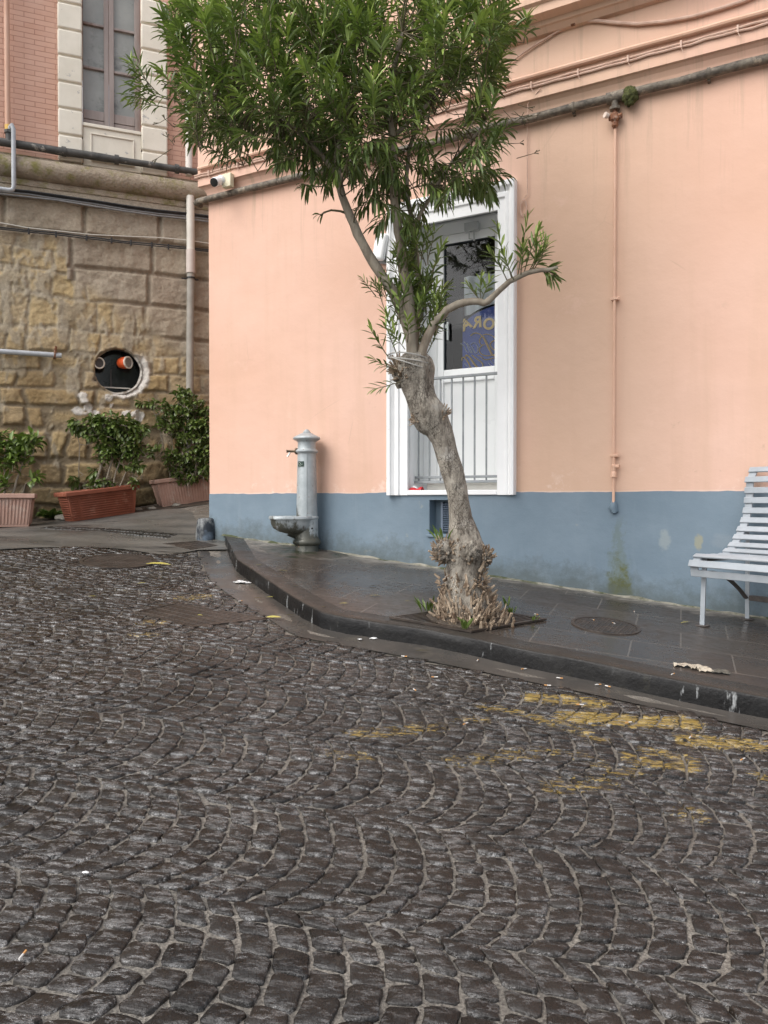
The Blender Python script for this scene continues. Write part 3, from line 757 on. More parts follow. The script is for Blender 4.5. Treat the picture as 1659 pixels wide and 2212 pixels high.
# wall lamp beside the door (mostly behind the oleander)
lp = thing('wall_lamp', 'white bulkhead wall lamp left of the white door surround', 'lamp', PW(*((PW.px(818, 532)[0]), 0, PW.px(818, 532)[1])))
a, z = PW.px(820, 533, .1)
LF = Frame(PW(a, 0, z), (PW.ex * math.cos(.2) + V((0, 0, 1)) * -math.sin(.2)) , PW.ey, (V((0, 0, 1)) * math.cos(.2) + PW.ex * math.sin(.2)))
mb = MB(); mb.box(LF, -.085, .085, .002, .05, -.15, .15); mb.build('housing', M('grey_lamp_housing', (.30, .33, .35), (.36, .38, .40), 5, .4), lp, bevel=.03, seg=4)
mb = MB(); mb.box(LF, -.07, .07, .052, .12, -.135, .135); mb.build('lens', M('milky_lens', (.80, .82, .82), (.84, .86, .86), 4, .25), lp, bevel=.045, seg=5)
# ------------------------------------------------------------------ pipes and cables on the pink house
def line(fr, p0, p1, off, z=None, n=12, wob=0, seed=0):
    a0, z0 = fr.px(*p0, off); a1, z1 = fr.px(*p1, off)
    if z is not None: z0 = z1 = z
    return [fr(a0 + (a1 - a0) * i / n, off + wob * nz(i * .9, seed, 1) * .5, z0 + (z1 - z0) * i / n + wob * nz(i * .7, seed, 5)) for i in range(n + 1)]
zp = PW.px(1324, 210, .06)[1]
pipe = thing('water_pipe', 'thick blackened iron pipe running along the peach wall', 'pipe', PW(3, .05, zp))
mb = MB(); a0 = PW.px(428, 434, .05)[0]
mb.tube([PW(a0 + i * (LH - a0) / 60, .055 + .004 * nz(i, 2), zp + .012 * nz(i * .4, 7)) for i in range(61)], [.036 + .004 * nz(i * 1.7, 3) for i in range(61)], 12)
mb.tube([PW(a0, .055, zp), PW(a0 - .04, .04, zp), PW(a0 - .05, -.05, zp)], .036, 10)
mb.build('pipe_run', MAT['pipe_old'], pipe)
for px_ in (1238, 700, 1530):
    a = PW.px(px_, 300, .06)[0]; mb = MB(); mb.tube([PW(a - .012, .055, zp), PW(a + .012, .055, zp)], .046, 10); mb.box(PW, a - .012, a + .012, 0, .05, zp - .055, zp - .04)
    mb.build('clamp', MAT['pipe_old'], pipe)
aT = PW.px(1328, 240, .06)[0]
mb = MB(); mb.tube([PW(aT - .07, .055, zp), PW(aT + .09, .055, zp)], .047, 12); mb.tube([PW(aT, .055, zp), PW(aT, .055, zp - .10)], [.03, .028], 10); mb.tube([PW(aT, .055, zp - .085), PW(aT, .055, zp - .11)], .045, 8)
mb.build('tee_fitting', MAT['pipe_old'], pipe)
a, z = PW.px(1361, 207, .08); mb = MB()
ms = bmesh.new(); bmesh.ops.create_icosphere(ms, subdivisions=4, radius=1)
for v in ms.verts:
    r = .062 * (1 + .55 * fbm(v.co.x, v.co.y, v.co.z, 2.6)); mb.vert(PW(a, .075, z) + PW.ex * v.co.x * r + PW.ey * v.co.y * r * .9 + V((0, 0, v.co.z * r * 1.25)))
for fc in ms.faces: mb.face(*[v.index for v in fc.verts])
tag(mb.build('moss_clump', MAT['moss'], loc=PW(a, .08, z), angle=180), 'dark green moss clump growing on the iron wall pipe', 'moss')
tp = thing('supply_pipe', 'thin peach vertical pipe with rusty valve beside the sallow wall patch', 'pipe', PW(aT, .03, ZB))
zb_ = PW.px(1325, 1085, .03)[1]
mb = MB(); mb.tube([PW(aT + .002 * nz(i, 1), .04 + .004 * nz(i, 9), zp - .26 + (zb_ - zp + .26) * i / 20) for i in range(21)], .0125, 8); mb.build('pipe_run', MAT['pipe_pink'], tp)
for y in (645, 984):
    z = PW.px(1330, y, .04)[1]; mb = MB(); mb.box(PW, aT - .03, aT + .03, 0.002, .056, z - .012, z + .012); mb.tube([PW(aT + .035, .04, z - .015), PW(aT + .035, .04, z + .015)], .012, 6)
    mb.build('clamp', MAT['pipe_pink'], tp, bevel=.003)
mb = MB(); z = PW.px(1330, 1013, .04)[1]
mb.tube([PW(aT, .04, z - .07), PW(aT, .04, z - .03), PW(aT, .04, z - .02), PW(aT, .04, z + .03), PW(aT, .04, z + .04)], [.028, .024, .017, .024, .014], 8); mb.tube([PW(aT, .04, z + .02), PW(aT + .05, .05, z + .02)], .017, 8)
mb.build('coupling', MAT['pipe_pink'], tp)
mb = MB(); z = zp - .17
mb.tube([PW(aT, .055, zp - .11), PW(aT, .055, z + .035), PW(aT, .055, z + .025), PW(aT, .055, z - .025), PW(aT, .055, z - .04), PW(aT, .05, z - .07), PW(aT, .045, z - .09)], [.018, .022, .038, .038, .022, .028, .016], 10)
mb.tube([PW(aT - .05, .055, z), PW(aT + .06, .055, z)], .024, 8); mb.build('valve', MAT['rust'], tp)
MB().tube([PW(aT - .055, .075, z + .012), PW(aT - .075, .10, z + .018)], [.024, .026], 10).build('valve_handle', M('pale_knob', (.66, .55, .47), (.72, .6, .52), 6, .5), tp)
mb = MB(); z = PW.px(1326, 1097, .03)[1]
mb.tube([PW(aT, .03, z + .06), PW(aT, .03, z + .03), PW(aT - .005, .022, z - .0), PW(aT, .016, z - .035), PW(aT, .01, z - .05)], [.018, .027, .038, .032, .012], 11, wob=lambda k, th, p: 1 + .5 * nz(math.cos(th) * 2, math.sin(th) * 2, k * .9))
mb.build('mortar_plug', MAT['blue'], tp)
# conduit, cable bundle, sagging cable
zq = PW.px(1659, 22, .12)[1]
tag(MB().tube([PW(-.05 + i * (LH) / 40, .115, zq + .01 * nz(i * .5, 3)) for i in range(41)], .021, 8).build('conduit', MAT['pipe_pink'], loc=PW(3, .1, zq)), 'straight peach painted conduit, above the twin bundled cables', 'conduit')
zq = PW.px(1659, 47, .1)[1]; cbn = thing('cable_bundle', 'twin pale cables bundled with clips along the upper peach wall', 'cable', PW(3, .1, zq))
for j in range(2):
    MB().tube([PW(-.12 + i * (LH) / 90, .10, zq + j * .024 - .01 + .012 * nz(i * .7, j * 5)) for i in range(91)], .010, 6).build('strand', MAT['cable_pink'], cbn)
for i in range(16):
    a = .1 + i * .42 + .1 * nz(i, 4); mb = MB(); mb.box(PW, a - .007, a + .007, .086, .12, zq - .026, zq + .032); mb.tube([PW(a, .11, zq - .02), PW(a + .02, .12, zq - .07)], .003, 4); mb.build('clip', MAT['cable_pink'], cbn)
wv = [(1060, 160), (1094, 140), (1143, 105), (1200, 71), (1237, 50), (1262, 45), (1289, 45), (1330, 49), (1377, 52), (1440, 46), (1499, 35), (1550, 20), (1603, 3), (1660, -22), (1720, -60)]
q = [PW.at(x, y, .11) for x, y in wv]
tag(MB().tube(q, [.009] * 5 + [.016] * 10, 8).build('wavy_cable', MAT['cable_pink'], loc=q[0]), 'sagging thick cable hung from a bracket under the cornice', 'cable')
a, z = PW.px(1240, 51, .1); mb = MB(); mb.box(PW, a - .02, a + .02, .085, .14, z - .03, z + .02); mb.tube([PW(a - .1, .09, z + .09), PW(a - .02, .13, z + .01)], .008, 6)
tag(mb.build('cable_bracket', MAT['rust'], loc=PW(a, .09, z), bevel=.004), 'small rusty bracket holding the sagging cable', 'bracket')
q = [PW.at(1139, y, .02) for y in (262, 300, 340, 380, 420)]; q = [PW.at(1168, 190, .1), PW.at(1140, 225, .06), PW.at(1141, 255, .05)] + q
mb = MB(); mb.tube(q, .0045, 5); a, z = PW.px(1131, 447, .015)
for j in range(2): mb.tube([PW(a + .03 * math.cos(k * .5 + j), .015 + j * .008, z + .07 * math.sin(k * .5 + j) - .02 * j) for k in range(14)], .004, 5)
mb.tube([q[-1], PW(a, .015, z + .07)], .004, 5)
tag(mb.build('dangling_wire', MAT['cable_pink'], loc=PW(a, .02, z)), 'thin wire ending in a coil beside the top of the door surround', 'wire')
# security camera
a, z = PW.px(491, 390, .13); scam = thing('security_camera', 'white security camera on a cream box at the house corner', 'security camera', PW(a, .09, z))
MB().box(PW, a - .06, a + .06, .086, .15, z - .075, z + .075).build('junction_box', M('cream_box', (.62, .58, .40), (.68, .63, .46), 6, .5, c3=(.3, .2, .12), s3=12, m3=(.68, .74)), scam, bevel=.006)
c0 = PW(a - .065, .17, z); c1 = PW.at(462, 394, .30)
ax = (c1 - c0).normalized()
MB().lathe(c0 - ax * .03, [(.05, 0), (.055, .012), (.05, .03), (.03, .04), (.022, .07)], 20, ax).build('mount', M('white_camera_plastic', (.78, .79, .80), (.82, .82, .83), 4, .3), scam)
MB().lathe(c1 - ax * .13, [(.02, 0), (.042, .012), (.05, .04), (.05, .12), (.046, .125)], 20, ax).build('camera_body', M('white_camera_shell', (.78, .79, .80), (.82, .82, .83), 4, .3), scam)
MB().lathe(c1 - ax * .008, [(.046, 0), (.047, .008), (.02, .012)], 20, ax).build('lens', M('black_lens', (.006, .006, .006), (.01, .01, .01), 4, .15), scam)
# guard stone at the corner
g0 = PW(-.03, .03, 0); zg = street(g0.x, g0.y); ztop = PW.px(447, 1119)[1] + CZ
mb = MB(); gp = [(.115, -.2), (.115, .05), (.108, .15), (.10, (ztop - zg) - .05), (.092, (ztop - zg) - .010), (.08, ztop - zg), (.005, ztop - zg + .005)]
i0 = len(mb.v); mb.lathe((g0.x, g0.y, zg), gp, 28, cap=False)
for i in range(len(mb.v)):
    p = mb.v[i]; r = V((p.x - g0.x, p.y - g0.y, 0)); mb.v[i] = p + r * (.18 * fbm(p.x, p.y, p.z, 6))
def m_guard():
    t = NT('worn_blue_black_paint')
    c = t.mix(t.rng(t.noise(6, 6, .7, t.map((1, 1, .6))), .40, .52), (.19, .20, .20), (.014, .02, .028)); c = t.mix(t.rng(t.noise(4, 4), .55, .65, 0, .7), c, (.15, .2, .26))
    return t.done(c, .55, t.bump(t.noise(30, 5), .5, .01))
tag(mb.build('guard_stone', m_guard(), loc=(g0.x, g0.y, zg), angle=180), 'rounded guard stone with worn blue and black paint at the house corner', 'guard stone')
# ------------------------------------------------------------------ stone building at the back
def m_masonry():
    t = NT('tuff_masonry'); a = t.attr('Col')
    co = t.map((1, 1, 1))
    c = t.mix(t.rng(t.noise(26, 6, .7), .35, .7, 0, .55), a.outputs['Color'], t.mix(.5, a.outputs['Color'], (.02, .016, .01), 'MULTIPLY'))
    c = t.mix(t.rng(t.noise(60, 4, .7), .6, .8, 0, .4), c, (.42, .37, .29))
    h = t.math('ADD', t.noise(22, 6, .7), t.math('MULTIPLY', t.noise(70, 4, .7), .4))
    return t.done(c, .9, t.bump(h, .8, .03), Specular_IOR_Level=.2)
def m_brick():
    t = NT('terracotta_painted_brick'); co, s = wallco(t, SANG)
    b = t.n.new('ShaderNodeTexBrick'); t.link(co, b.inputs['Vector'])
    for k, x in dict(Scale=1, Mortar_Size=.005, Mortar_Smooth=.4, Bias=0, Brick_Width=.27, Row_Height=.073).items(): b.inputs[k.replace('_', ' ')].default_value = x
    b.inputs['Color1'].default_value = (.53, .315, .235, 1); b.inputs['Color2'].default_value = (.57, .35, .265, 1); b.inputs['Mortar'].default_value = (.35, .18, .13, 1)
    c = t.mix(t.rng(t.noise(1.4, 6, .6, co), .4, .7, 0, .6), b.outputs['Color'], (.60, .40, .32))
    h = t.math('ADD', t.math('MULTIPLY', b.outputs['Fac'], -1.), t.math('MULTIPLY', t.noise(60, 4), .15))
    return t.done(c, .85, t.bump(h, .6, .012), Specular_IOR_Level=.2)
MAT['masonry'] = m_masonry(); MAT['brick'] = m_brick()
MAT['cream'] = M('cream_stucco', (.66, .61, .51), (.74, .69, .59), 3, .8, 40, .25, .006, c3=(.42, .40, .37), s3=9, m3=(.62, .68))
MAT['cornice'] = M('lichen_stone', (.25, .20, .145), (.38, .315, .24), 4, .9, 30, .8, .03, c3=(.20, .18, .065), s3=6, m3=(.5, .66))
MAT['oldwood'] = M('weathered_wood', (.22, .18, .165), (.32, .27, .25), 5, .8, 30, .5, .006, stretch=(1, 1, .15), c3=(.15, .09, .065), s3=3)
MAT['pane'] = M('dusty_pane', (.22, .225, .21), (.33, .335, .31), 1.2, .18, 8, .03, .004, c3=(.12, .12, .11), s3=2)
MAT['galv'] = M('galvanised_pipe', (.36, .38, .40), (.46, .48, .50), 9, .5, 40, .2, .003)
MAT['dpipe'] = M('dark_ledge_pipe', (.035, .035, .033), (.085, .082, .075), 7, .6, 40, .4, .004, c3=(.35, .33, .29), s3=7, m3=(.6, .7))
MAT['whitepipe'] = M('cream_plastic_pipe', (.62, .59, .52), (.70, .67, .60), 5, .5, 30, .2, .003)
MAT['greypipe'] = M('grey_cement_pipe', (.29, .275, .24), (.36, .34, .30), 7, .75, 40, .4, .004)
MAT['black'] = M('black_cable', (.014, .014, .015), (.03, .03, .03), 9, .5)
MAT['greycable'] = M('grey_cable', (.16, .16, .16), (.23, .23, .23), 9, .5)
sb = thing('stone_building', 'old tuff stone building with brick upper floor and round window hole', 'building', SW(2.5, -2, -.4))
ZC0 = SW.px(0, 378, .05)[1]
HC = SW.px(254, 801); HR = .315
sA, sB, zA, zBt = -1.9, 4.6, -.75, ZC0 + .02
NUx, NZz = 400, 330
rk = random.Random(11)
rowj = {}
def brickpat(s, z, rh, bw, seed, jit=.3):
    r = math.floor(z / rh + .25 * nz(s * .35, z * .2, seed)); key = (r, seed)
    if key not in rowj:
        q = random.Random(r * 31 + seed); edges = [-4.]
        while edges[-1] < 8: edges.append(edges[-1] + bw * q.uniform(1 - jit, 1 + jit))
        rowj[key] = edges
    E = rowj[key]; lo = 0
    zl = (z / rh + .25 * nz(s * .35, z * .2, seed)) - r
    import bisect
    k = bisect.bisect(E, s) - 1; k = max(0, min(k, len(E) - 2))
    dx = min(s - E[k], E[k + 1] - s); dz = min(zl, 1 - zl) * rh
    return r, k, max(0, dx), max(0, dz)
def lerp(a, b, f): return a + (b - a) * f
def c3(a, b, f): return tuple(lerp(x, y, f) for x, y in zip(a, b))
TAN = (.46, .375, .27); GREY = (.46, .41, .335); OCH = (.57, .43, .225); BRN = (.33, .22, .105); MORT = (.45, .39, .295); DAMP = (.055, .05, .028); WHITE = (.72, .68, .62)
BLOBS = [SW.px(x, y) + (r,) for x, y, r in ((182, 862, .09), (173, 892, .10), (186, 880, .07), (237, 860, .06), (240, 875, .045), (211, 896, .06), (299, 903, .09), (286, 897, .05), (270, 898, .05))]
hB = SW.px(410, 600)[0]; zJ1 = SW.px(200, 690)[1]; zPl = SW.px(200, 447)[1]
def wallpoint(s, z):
    e = fbm(s, z, 0, .55, 4)
    # how far the render has fallen off and small tuff blocks show
    k = sstep(-.10, .10, e * .9 + (zJ1 + .55 - z) * .30 - sstep(2.3, 3.4, s) * .42 + (.2 if s < 1.0 else 0) - (.5 if z > zPl - 1.1 and s > .9 else 0))
    if z > zPl: k = 0
    # big dressed blocks
    r, b, dx, dz = brickpat(s + (.0 if s < 3.2 else .3), z - .05, .47, 1.02 if s < 2.85 else .62, 1, .12)
    if z > zPl: hb = .055 * 1.0 + .004 * fbm(s, z, 5, 5); cb_ = c3(TAN, GREY, .55 + .4 * nz(s * 1.2, z * 2, 2))
    else:
        gro = sstep(.012, .045, min(dx, dz)); q = random.Random(r * 77 + b)
        hb = .042 * gro + .030 * fbm(s, z, 1, 5.5, 5) * (1.5 if s < 2.9 else .8)
        cb_ = c3(TAN, GREY, .5 + .5 * nz(s * 1.1, z * 1.3, 4)); cb_ = c3(cb_, (.30, .225, .17), q.random() * .4)
        cb_ = c3((.26, .205, .15), cb_, .5 + .5 * gro)
    # small tuff blocks
    low = 1 - sstep(zJ1 - 1.6, zJ1 + .1, z)
    wob = .16 * fbm(s, z, 3, 1.7, 3)
    r2, b2, dx2, dz2 = brickpat(s + wob, z + .10 * fbm(s * .8, z, 41, 1.5, 3) + .10 * math.sin(z * 3.1 + 1), .32, .47, 5, .5)
    q = random.Random(r2 * 131 + b2 * 7); t1, t2, t3 = q.random(), q.random(), q.random()
    edge = min(dx2, dz2) + .03 * fbm(s, z, 9, 7, 4) + .012 - .02 * low; edge = edge * (1 if t1 > .12 else .3)
    bl = sstep(.008, .05, edge)
    hs = bl * (.012 + .055 * t1 * (.3 + .7 * low)) + .026 * fbm(s, z, 2, 5, 5) + .02 * fbm(s, z, 31, 13, 3)
    cs = c3(c3(OCH, TAN, t2 * .55), BRN, low * (.25 + .5 * t3)); cs = c3(cs, (.36, .31, .23), max(0, fbm(s, z, 6, 2.2, 4)) * 1.6 * (1 - low * .6))
    cs = c3(c3(MORT, (.25, .205, .145), low), cs, .25 + .75 * bl)
    # streaky remains of grey render
    st = sstep(.02, .16, fbm(s * 1.6, z * .8, 12, 3.4, 5) - .24 * low + .10 * (1 - sstep(.9, 1.9, s)))
    if k > .2: hs = lerp(hs, .04 + .03 * fbm(s * 2.4, z * 1.2, 4, 6, 4), st * .6); cs = c3(cs, c3(GREY, (.45, .385, .28), .5 + .5 * nz(s * 9, z * 3)), st * .65)
    h = lerp(hb, hs, k); c = c3(cb_, cs, k)
    # damp foot of the wall
    gz = street(SW(s, 0, 0).x, SW(s, 0, 0).y) - CZ
    dm = 1 - sstep(.05, .85, z - gz + .35 * fbm(s, z, 14, 1.3)); dm *= .35 + .65 * sstep(.5, 2.2, s)
    c = c3(c, DAMP, dm * .8)
    c = c3(c, (c[0] * .68, c[1] * .64, c[2] * .58), max(0, min(1, -fbm(s, z, 20, 1.6, 5) * 2.2)) * .8)
    # broken plaster ring round the hole, white patches
    dh = math.hypot(s - HC[0], z - HC[1]); ang = math.atan2(z - HC[1], s - HC[0])
    ringw = .03 + .11 * max(0, math.cos(ang + .35)) + .09 * fbm(math.cos(ang) * 2, math.sin(ang) * 2, 1, 1.6) + .05 * fbm(s, z, 17, 11)
    rr = dh - HR
    if rr < ringw + .03:
        f = 1 - sstep(ringw - .03, ringw + .03, rr); rim = .5 + .5 * math.cos(ang + .55)
        h = lerp(h, -.02 + .07 * sstep(0, max(.02, ringw), rr) + .06 * fbm(s, z, 7, 9, 4), f); c = c3(c, c3((.30, .25, .18), WHITE, sstep(.5, .85, rim + .35 * fbm(s, z, 3, 7))), f)
    for a, b_, r_ in BLOBS:
        dd = math.hypot((s - a) * 1.1, z - b_) + .16 * fbm(s, z, 8, 8, 4)
        f = 1 - sstep(r_ * .6, r_, dd)
        if f > 0: h = lerp(h, h + .015, f); c = c3(c, WHITE, f * .95)
    # arched ring of voussoirs above the hole
    return h, c
mw = MB(); ids = []
for j in range(NZz):
    row = []
    for i in range(NUx):
        s = sA + (sB - sA) * i / (NUx - 1); z = zA + (zBt - zA) * j / (NZz - 1)
        dh = math.hypot(s - HC[0], z - HC[1])
        rim = HR * (1 + .035 * nz(s * 9, z * 9, 3))
        if dh < rim - .03: row.append(None); continue
        h, c = wallpoint(s, z); mw.col(*c)
        if dh < rim: 
            f = rim / dh; s = HC[0] + (s - HC[0]) * f; z = HC[1] + (z - HC[1]) * f
        row.append(mw.vert(SW(s, h, z)))
    ids.append(row)
for j in range(NZz - 1):
    for i in range(NUx - 1):
        q = (ids[j][i], ids[j][i + 1], ids[j + 1][i + 1], ids[j + 1][i])
        if None not in q: mw.face(*q)
mw.build('masonry_wall', MAT['masonry'], sb, angle=180)
# plain continuation of the wall outside the photographed stretch
for a, b in ((-9, sA), (sB, 9)): MB().col(*TAN).box(SW, a, b, -.5, .04, -3, zBt).build('masonry_side', MAT['masonry'], sb, smooth=False)
# cornice
k = MB(); RC = .15; zcn = SW.px(0, 353, .1)[1]; cp = [(-.1, -.24), (.07, -.24), (.075, -.17)]
cp += [(.06 + RC * math.sin(a), -RC * math.cos(a) * 1.0) for a in [math.pi * i / 10 for i in range(11)]] + [(.02, .16), (.02, .20), (-.2, .22)]
NS_ = 130; rows = []
for i in range(NS_):
    s = -9 + 18 * i / (NS_ - 1); rows.append([k.vert(SW(s, o + .012 * fbm(s, z, 2, 3), zcn + z + .012 * fbm(s, o, 4, 2))) for o, z in cp])
for a, b in zip(rows, rows[1:]):
    for j in range(len(cp) - 1): k.face(a[j], a[j + 1], b[j + 1], b[j])
k.build('cornice', MAT['cornice'], sb, angle=50)
# brick floor with the window opening
BO = -.03; zw0 = zcn + .2
wL, wR = SW.px(178, 150, BO)[0], SW.px(304, 150, BO)[0]; zSill = SW.px(180, 266, .02)[1]
f = MB(); wallgrid(f, SW, [-9, wL, wR, 9], [zw0 - .1, zSill, 7.6, 8.1], {(1, 1)}, BO)
for a in (wL, wR): f.poly([SW(a, BO, zSill), SW(a, BO - .3, zSill), SW(a, BO - .3, 7.6), SW(a, BO, 7.6)])
f.poly([SW(-9, BO, 8.1), SW(9, BO, 8.1), SW(9, -4, 8.1), SW(-9, -4, 8.1)])
f.poly([SW(wL, BO, 7.6), SW(wR, BO, 7.6), SW(wR, BO - .3, 7.6), SW(wL, BO - .3, 7.6)])
f.build('brick_wall', MAT['brick'], sb, smooth=False)
zq = zw0
qh = (SW.px(150, 117, .07)[1] - SW.px(150, 174, .07)[1])
for (xa, xb, yref) in ((124.5, 178, 290), (305, 361.5, 327)):
    a0 = SW.px(xa, 150, .07)[0]; a1 = SW.px(xb, 150, .07)[0]; z0 = SW.px((xa + xb) / 2, yref if xa < 200 else 327, .07)[1]
    for i in range(-1, 6):
        zb0 = z0 + i * qh; zt0 = zb0 + qh - .026
        zb0 = max(zb0, zw0 - .02)
        if zt0 - zb0 < .05: continue
        MB().box(SW, a0, a1, BO - .2 if False else BO + .002, .075, zb0, zt0).build('quoin', MAT['cream'], sb, bevel=.022, seg=3)
    MB().box(SW, a0 + .012, a1 - .012, BO + .001, .045, zw0, z0 + 6 * qh).build('quoin_backing', MAT['cream'], sb, smooth=False)
ap0 = wL + .003; ap1 = wR - .003
f = MB(); f.box(SW, ap0, ap1, BO + .001, .035, zw0 - .02, zSill - .05)
pa, pz = SW.px(188, 283, .035); pb, pz2 = SW.px(292, 345, .035)
f.build('apron', MAT['cream'], sb, bevel=.006)
f = MB(); fr_ = .018
z1_ = zSill - .13; z0_ = zw0 + .06
f.box(SW, ap0 + .1, ap1 - .1, .036, .052, z1_ - fr_, z1_); f.box(SW, ap0 + .1, ap1 - .1, .036, .052, z0_, z0_ + fr_)
f.box(SW, ap0 + .1, ap0 + .1 + fr_, .036, .052, z0_ + fr_, z1_ - fr_); f.box(SW, ap1 - .1 - fr_, ap1 - .1, .036, .052, z0_ + fr_, z1_ - fr_)
f.build('apron_moulding', MAT['cream'], sb, bevel=.005)
MB().box(SW, ap0, ap1, BO - .28, .06, zSill - .048, zSill).build('window_sill', MAT['cream'], sb, bevel=.008)
win = thing('window', '', 'x', (0, 0, 0)); del win['label'], win['category']; win.parent = sb; win.location = SW(wL, BO - .15, zSill) - V(sb.location)
def subs(mb, name, m, part, **k):
    off = V(part.location) + V(sb.location)
    for i in range(len(mb.v)): mb.v[i] = mb.v[i] - off
    o = mb.build(name, m, **k); o.parent = part; return o
WO = BO - .06; wW = wR - wL
x = [wL + .003, wL + wW * .02, wL + wW * .36, wL + wW * .45, wL + wW * .53, wL + wW * .90, wR - .003]
x = [wL + .003, wL + wW * .015, wL + wW * .365, wL + wW * .45, wL + wW * .535, wL + wW * .895, wR - .003]
zrl = zSill + .26; zh = .60; zTop = 7.59
f = MB()
f.box(SW, x[0], x[1], WO - .05, WO, zSill + .002, zTop); f.box(SW, x[5], x[6], WO - .05, WO + .01, zSill + .002, zTop)
f.box(SW, x[2], x[3] - .002, WO - .05, WO + .012, zSill + .004, zTop); f.box(SW, x[3] + .002, x[4], WO - .05, WO + .02, zSill + .004, zTop)
subs(f, 'stile', MAT['oldwood'], win, bevel=.006)
f = MB()
for a, b in ((x[1], x[2]), (x[4], x[5])):
    f.box(SW, a, b, WO - .045, WO - .004, zSill + .004, zSill + .12); f.box(SW, a, b, WO - .045, WO + .002, zSill + .128, zrl)
subs(f, 'bottom_rail', MAT['oldwood'], win, bevel=.006)
f = MB(); zz = zrl + zh
while zz < zTop:
    for a, b in ((x[1], x[2]), (x[4], x[5])):
        f = MB(); f.box(SW, a, b, WO - .04, WO + .004, zz, zz + .035); subs(f, 'glazing_bar', MAT['oldwood'], win, bevel=.005)
    zz += zh + .035
f = MB()
for a, b in ((x[1], x[2]), (x[4], x[5])): f.poly([SW(a, WO - .035, zrl), SW(b, WO - .035, zrl), SW(b, WO - .035, zTop), SW(a, WO - .035, zTop)])
subs(f, 'pane', MAT['pane'], win, smooth=False)
# round window in the wall hole
rw = thing('round_window', 'dark round window set in a hole with broken white plaster rim', 'window', SW(HC[0], -.15, HC[1] - HR))
f = MB(); f.lathe(SW(HC[0], -.5, HC[1]), [(HR + .03, 0), (HR + .03, .52)], 40, SW.ey, cap=False)
f.build('tunnel', M('rough_tunnel', (.12, .10, .08), (.2, .17, .13), 8, .9), rw, angle=180)
f = MB(); f.lathe(SW(HC[0], -.24, HC[1]), [(HR + .025, 0), (HR + .025, .01)], 40, SW.ey); f.build('pane', M('black_glass', (.010, .012, .013), (.02, .022, .022), 3, .06), rw, smooth=False)
f = MB(); a, z = SW.px(250, 838, -.2); f.box(SW, a - .21, a + .21, -.22, -.2, z - .008, z + .012); f.build('bar', MAT['whitepipe'], rw, bevel=.003)
f = MB(); a, z = SW.px(240, 800, -.2); f.box(SW, a - .012, a + .008, -.23, -.21, z - .27, z + .02); f.build('upright', MAT['dark'], rw)
OR = M('orange_lamp_body', (.62, .085, .02), (.68, .11, .03), 5, .4); CRM = M('cream_lamp_ring', (.66, .62, .54), (.7, .66, .58), 5, .4); GRID = M('lamp_face', (.20, .19, .17), (.30, .28, .25), 60, .5)
def spot(x, y, ax, m, label, rad):
    c = SW.at(x, y, -.02); ax = (SW.ex * ax[0] + SW.ey * ax[1] + V((0, 0, ax[2]))).normalized()
    t = thing('spotlight', label, 'spotlight', c, 'spotlights in the round window')
    MB().lathe(c - ax * .17, [(rad * .5, 0), (rad * .8, .012), (rad * .95, .05), (rad, .10), (rad, .165)], 24, ax).build('body', m, t)
    MB().lathe(c - ax * .01, [(rad * .8, .0), (rad * 1.04, 0), (rad * 1.06, .018), (rad * .85, .022), (rad * .8, .01)], 24, ax, cap=False).build('ring', CRM, t)
    MB().lathe(c - ax * .005, [(rad * .82, 0), (rad * .82, .006)], 24, ax).build('face', GRID if m is OR else MAT['dark'], t, smooth=False)
    return t
spot(277, 783, (.75, .8, 0), OR, 'orange spotlight with pale grille at the right of the round window', .088)
spot(214, 784, (.35, .9, 0), M('brown_lamp_body', (.05, .02, .012), (.07, .03, .02), 5, .5), 'dark spotlight with pale rim at the left of the round window', .082)
# pipes and cables on the stone building
zl = SW.px(200, 337, .14)[1]
p_ = thing('ledge_pipe', 'dark grey pipe lying along the stone cornice ledge', 'pipe', SW(1, .14, zl))
mb = MB(); mb.tube([SW(-3 + i * .2, .14, zl + .012 * nz(i * .5, 1)) for i in range(36)], [.055 if -3 + i * .2 < 1.45 else .047 for i in range(36)], 10); mb.build('pipe_run', MAT['dpipe'], p_)
for xx in (252, 138, 382):
    a = SW.px(xx, 335, .14)[0]; mb = MB(); mb.tube([SW(a - .03, .14, zl), SW(a + .03, .14, zl)], .068, 10); mb.build('collar', MAT['dpipe'], p_)
a = SW.px(20, 305, .14)[0]; mb = MB(); mb.tube([SW(a, .14, zl), SW(a, .14, zl + .14)], .05, 10); mb.tube([SW(a, .14, zl + .13), SW(a, .14, zl + .17)], .065, 8); mb.build('tee_fitting', MAT['dpipe'], p_)
ztop_ = SW.px(20, 272, .14)[1]
gp_ = thing('gas_pipe', 'slim salmon painted vertical pipe with yellow collar on the brick', 'pipe', SW(a, .14, ztop_))
MB().tube([SW(a - .02, .10, ztop_), SW(a - .025, .1, 8)], .036, 10).build('pipe_run', M('salmon_pipe', (.50, .28, .19), (.60, .40, .30), 4, .6, stretch=(1, 1, .2)), gp_)
MB().tube([SW(a - .01, .11, ztop_ - .09), SW(a - .015, .11, ztop_ + .02)], .045, 10).build('collar', M('yellow_collar', (.62, .38, .07), (.66, .42, .1), 5, .5), gp_)
a2, z2 = SW.px(29, 274, .22); a3, z3 = SW.px(29, 412, .22)
mb = MB(); mb.tube([SW(a, .14, zl + .12), SW(a + .02, .18, z2 + .01), SW(a2 - .02, .22, z2 + .02), SW(a2, .22, z2 - .03), SW(a2, .22, z3 + .06), SW(a2 - .015, .22, z3 + .015), SW(a2 - .06, .22, z3), SW(a2 - 1.2, .22, z3 + .02)], .030, 10)
tag(mb.build('bent_pipe', MAT['galv'], loc=SW(a2, .22, z3)), 'pale galvanised pipe crossing the cornice and bending left', 'pipe')
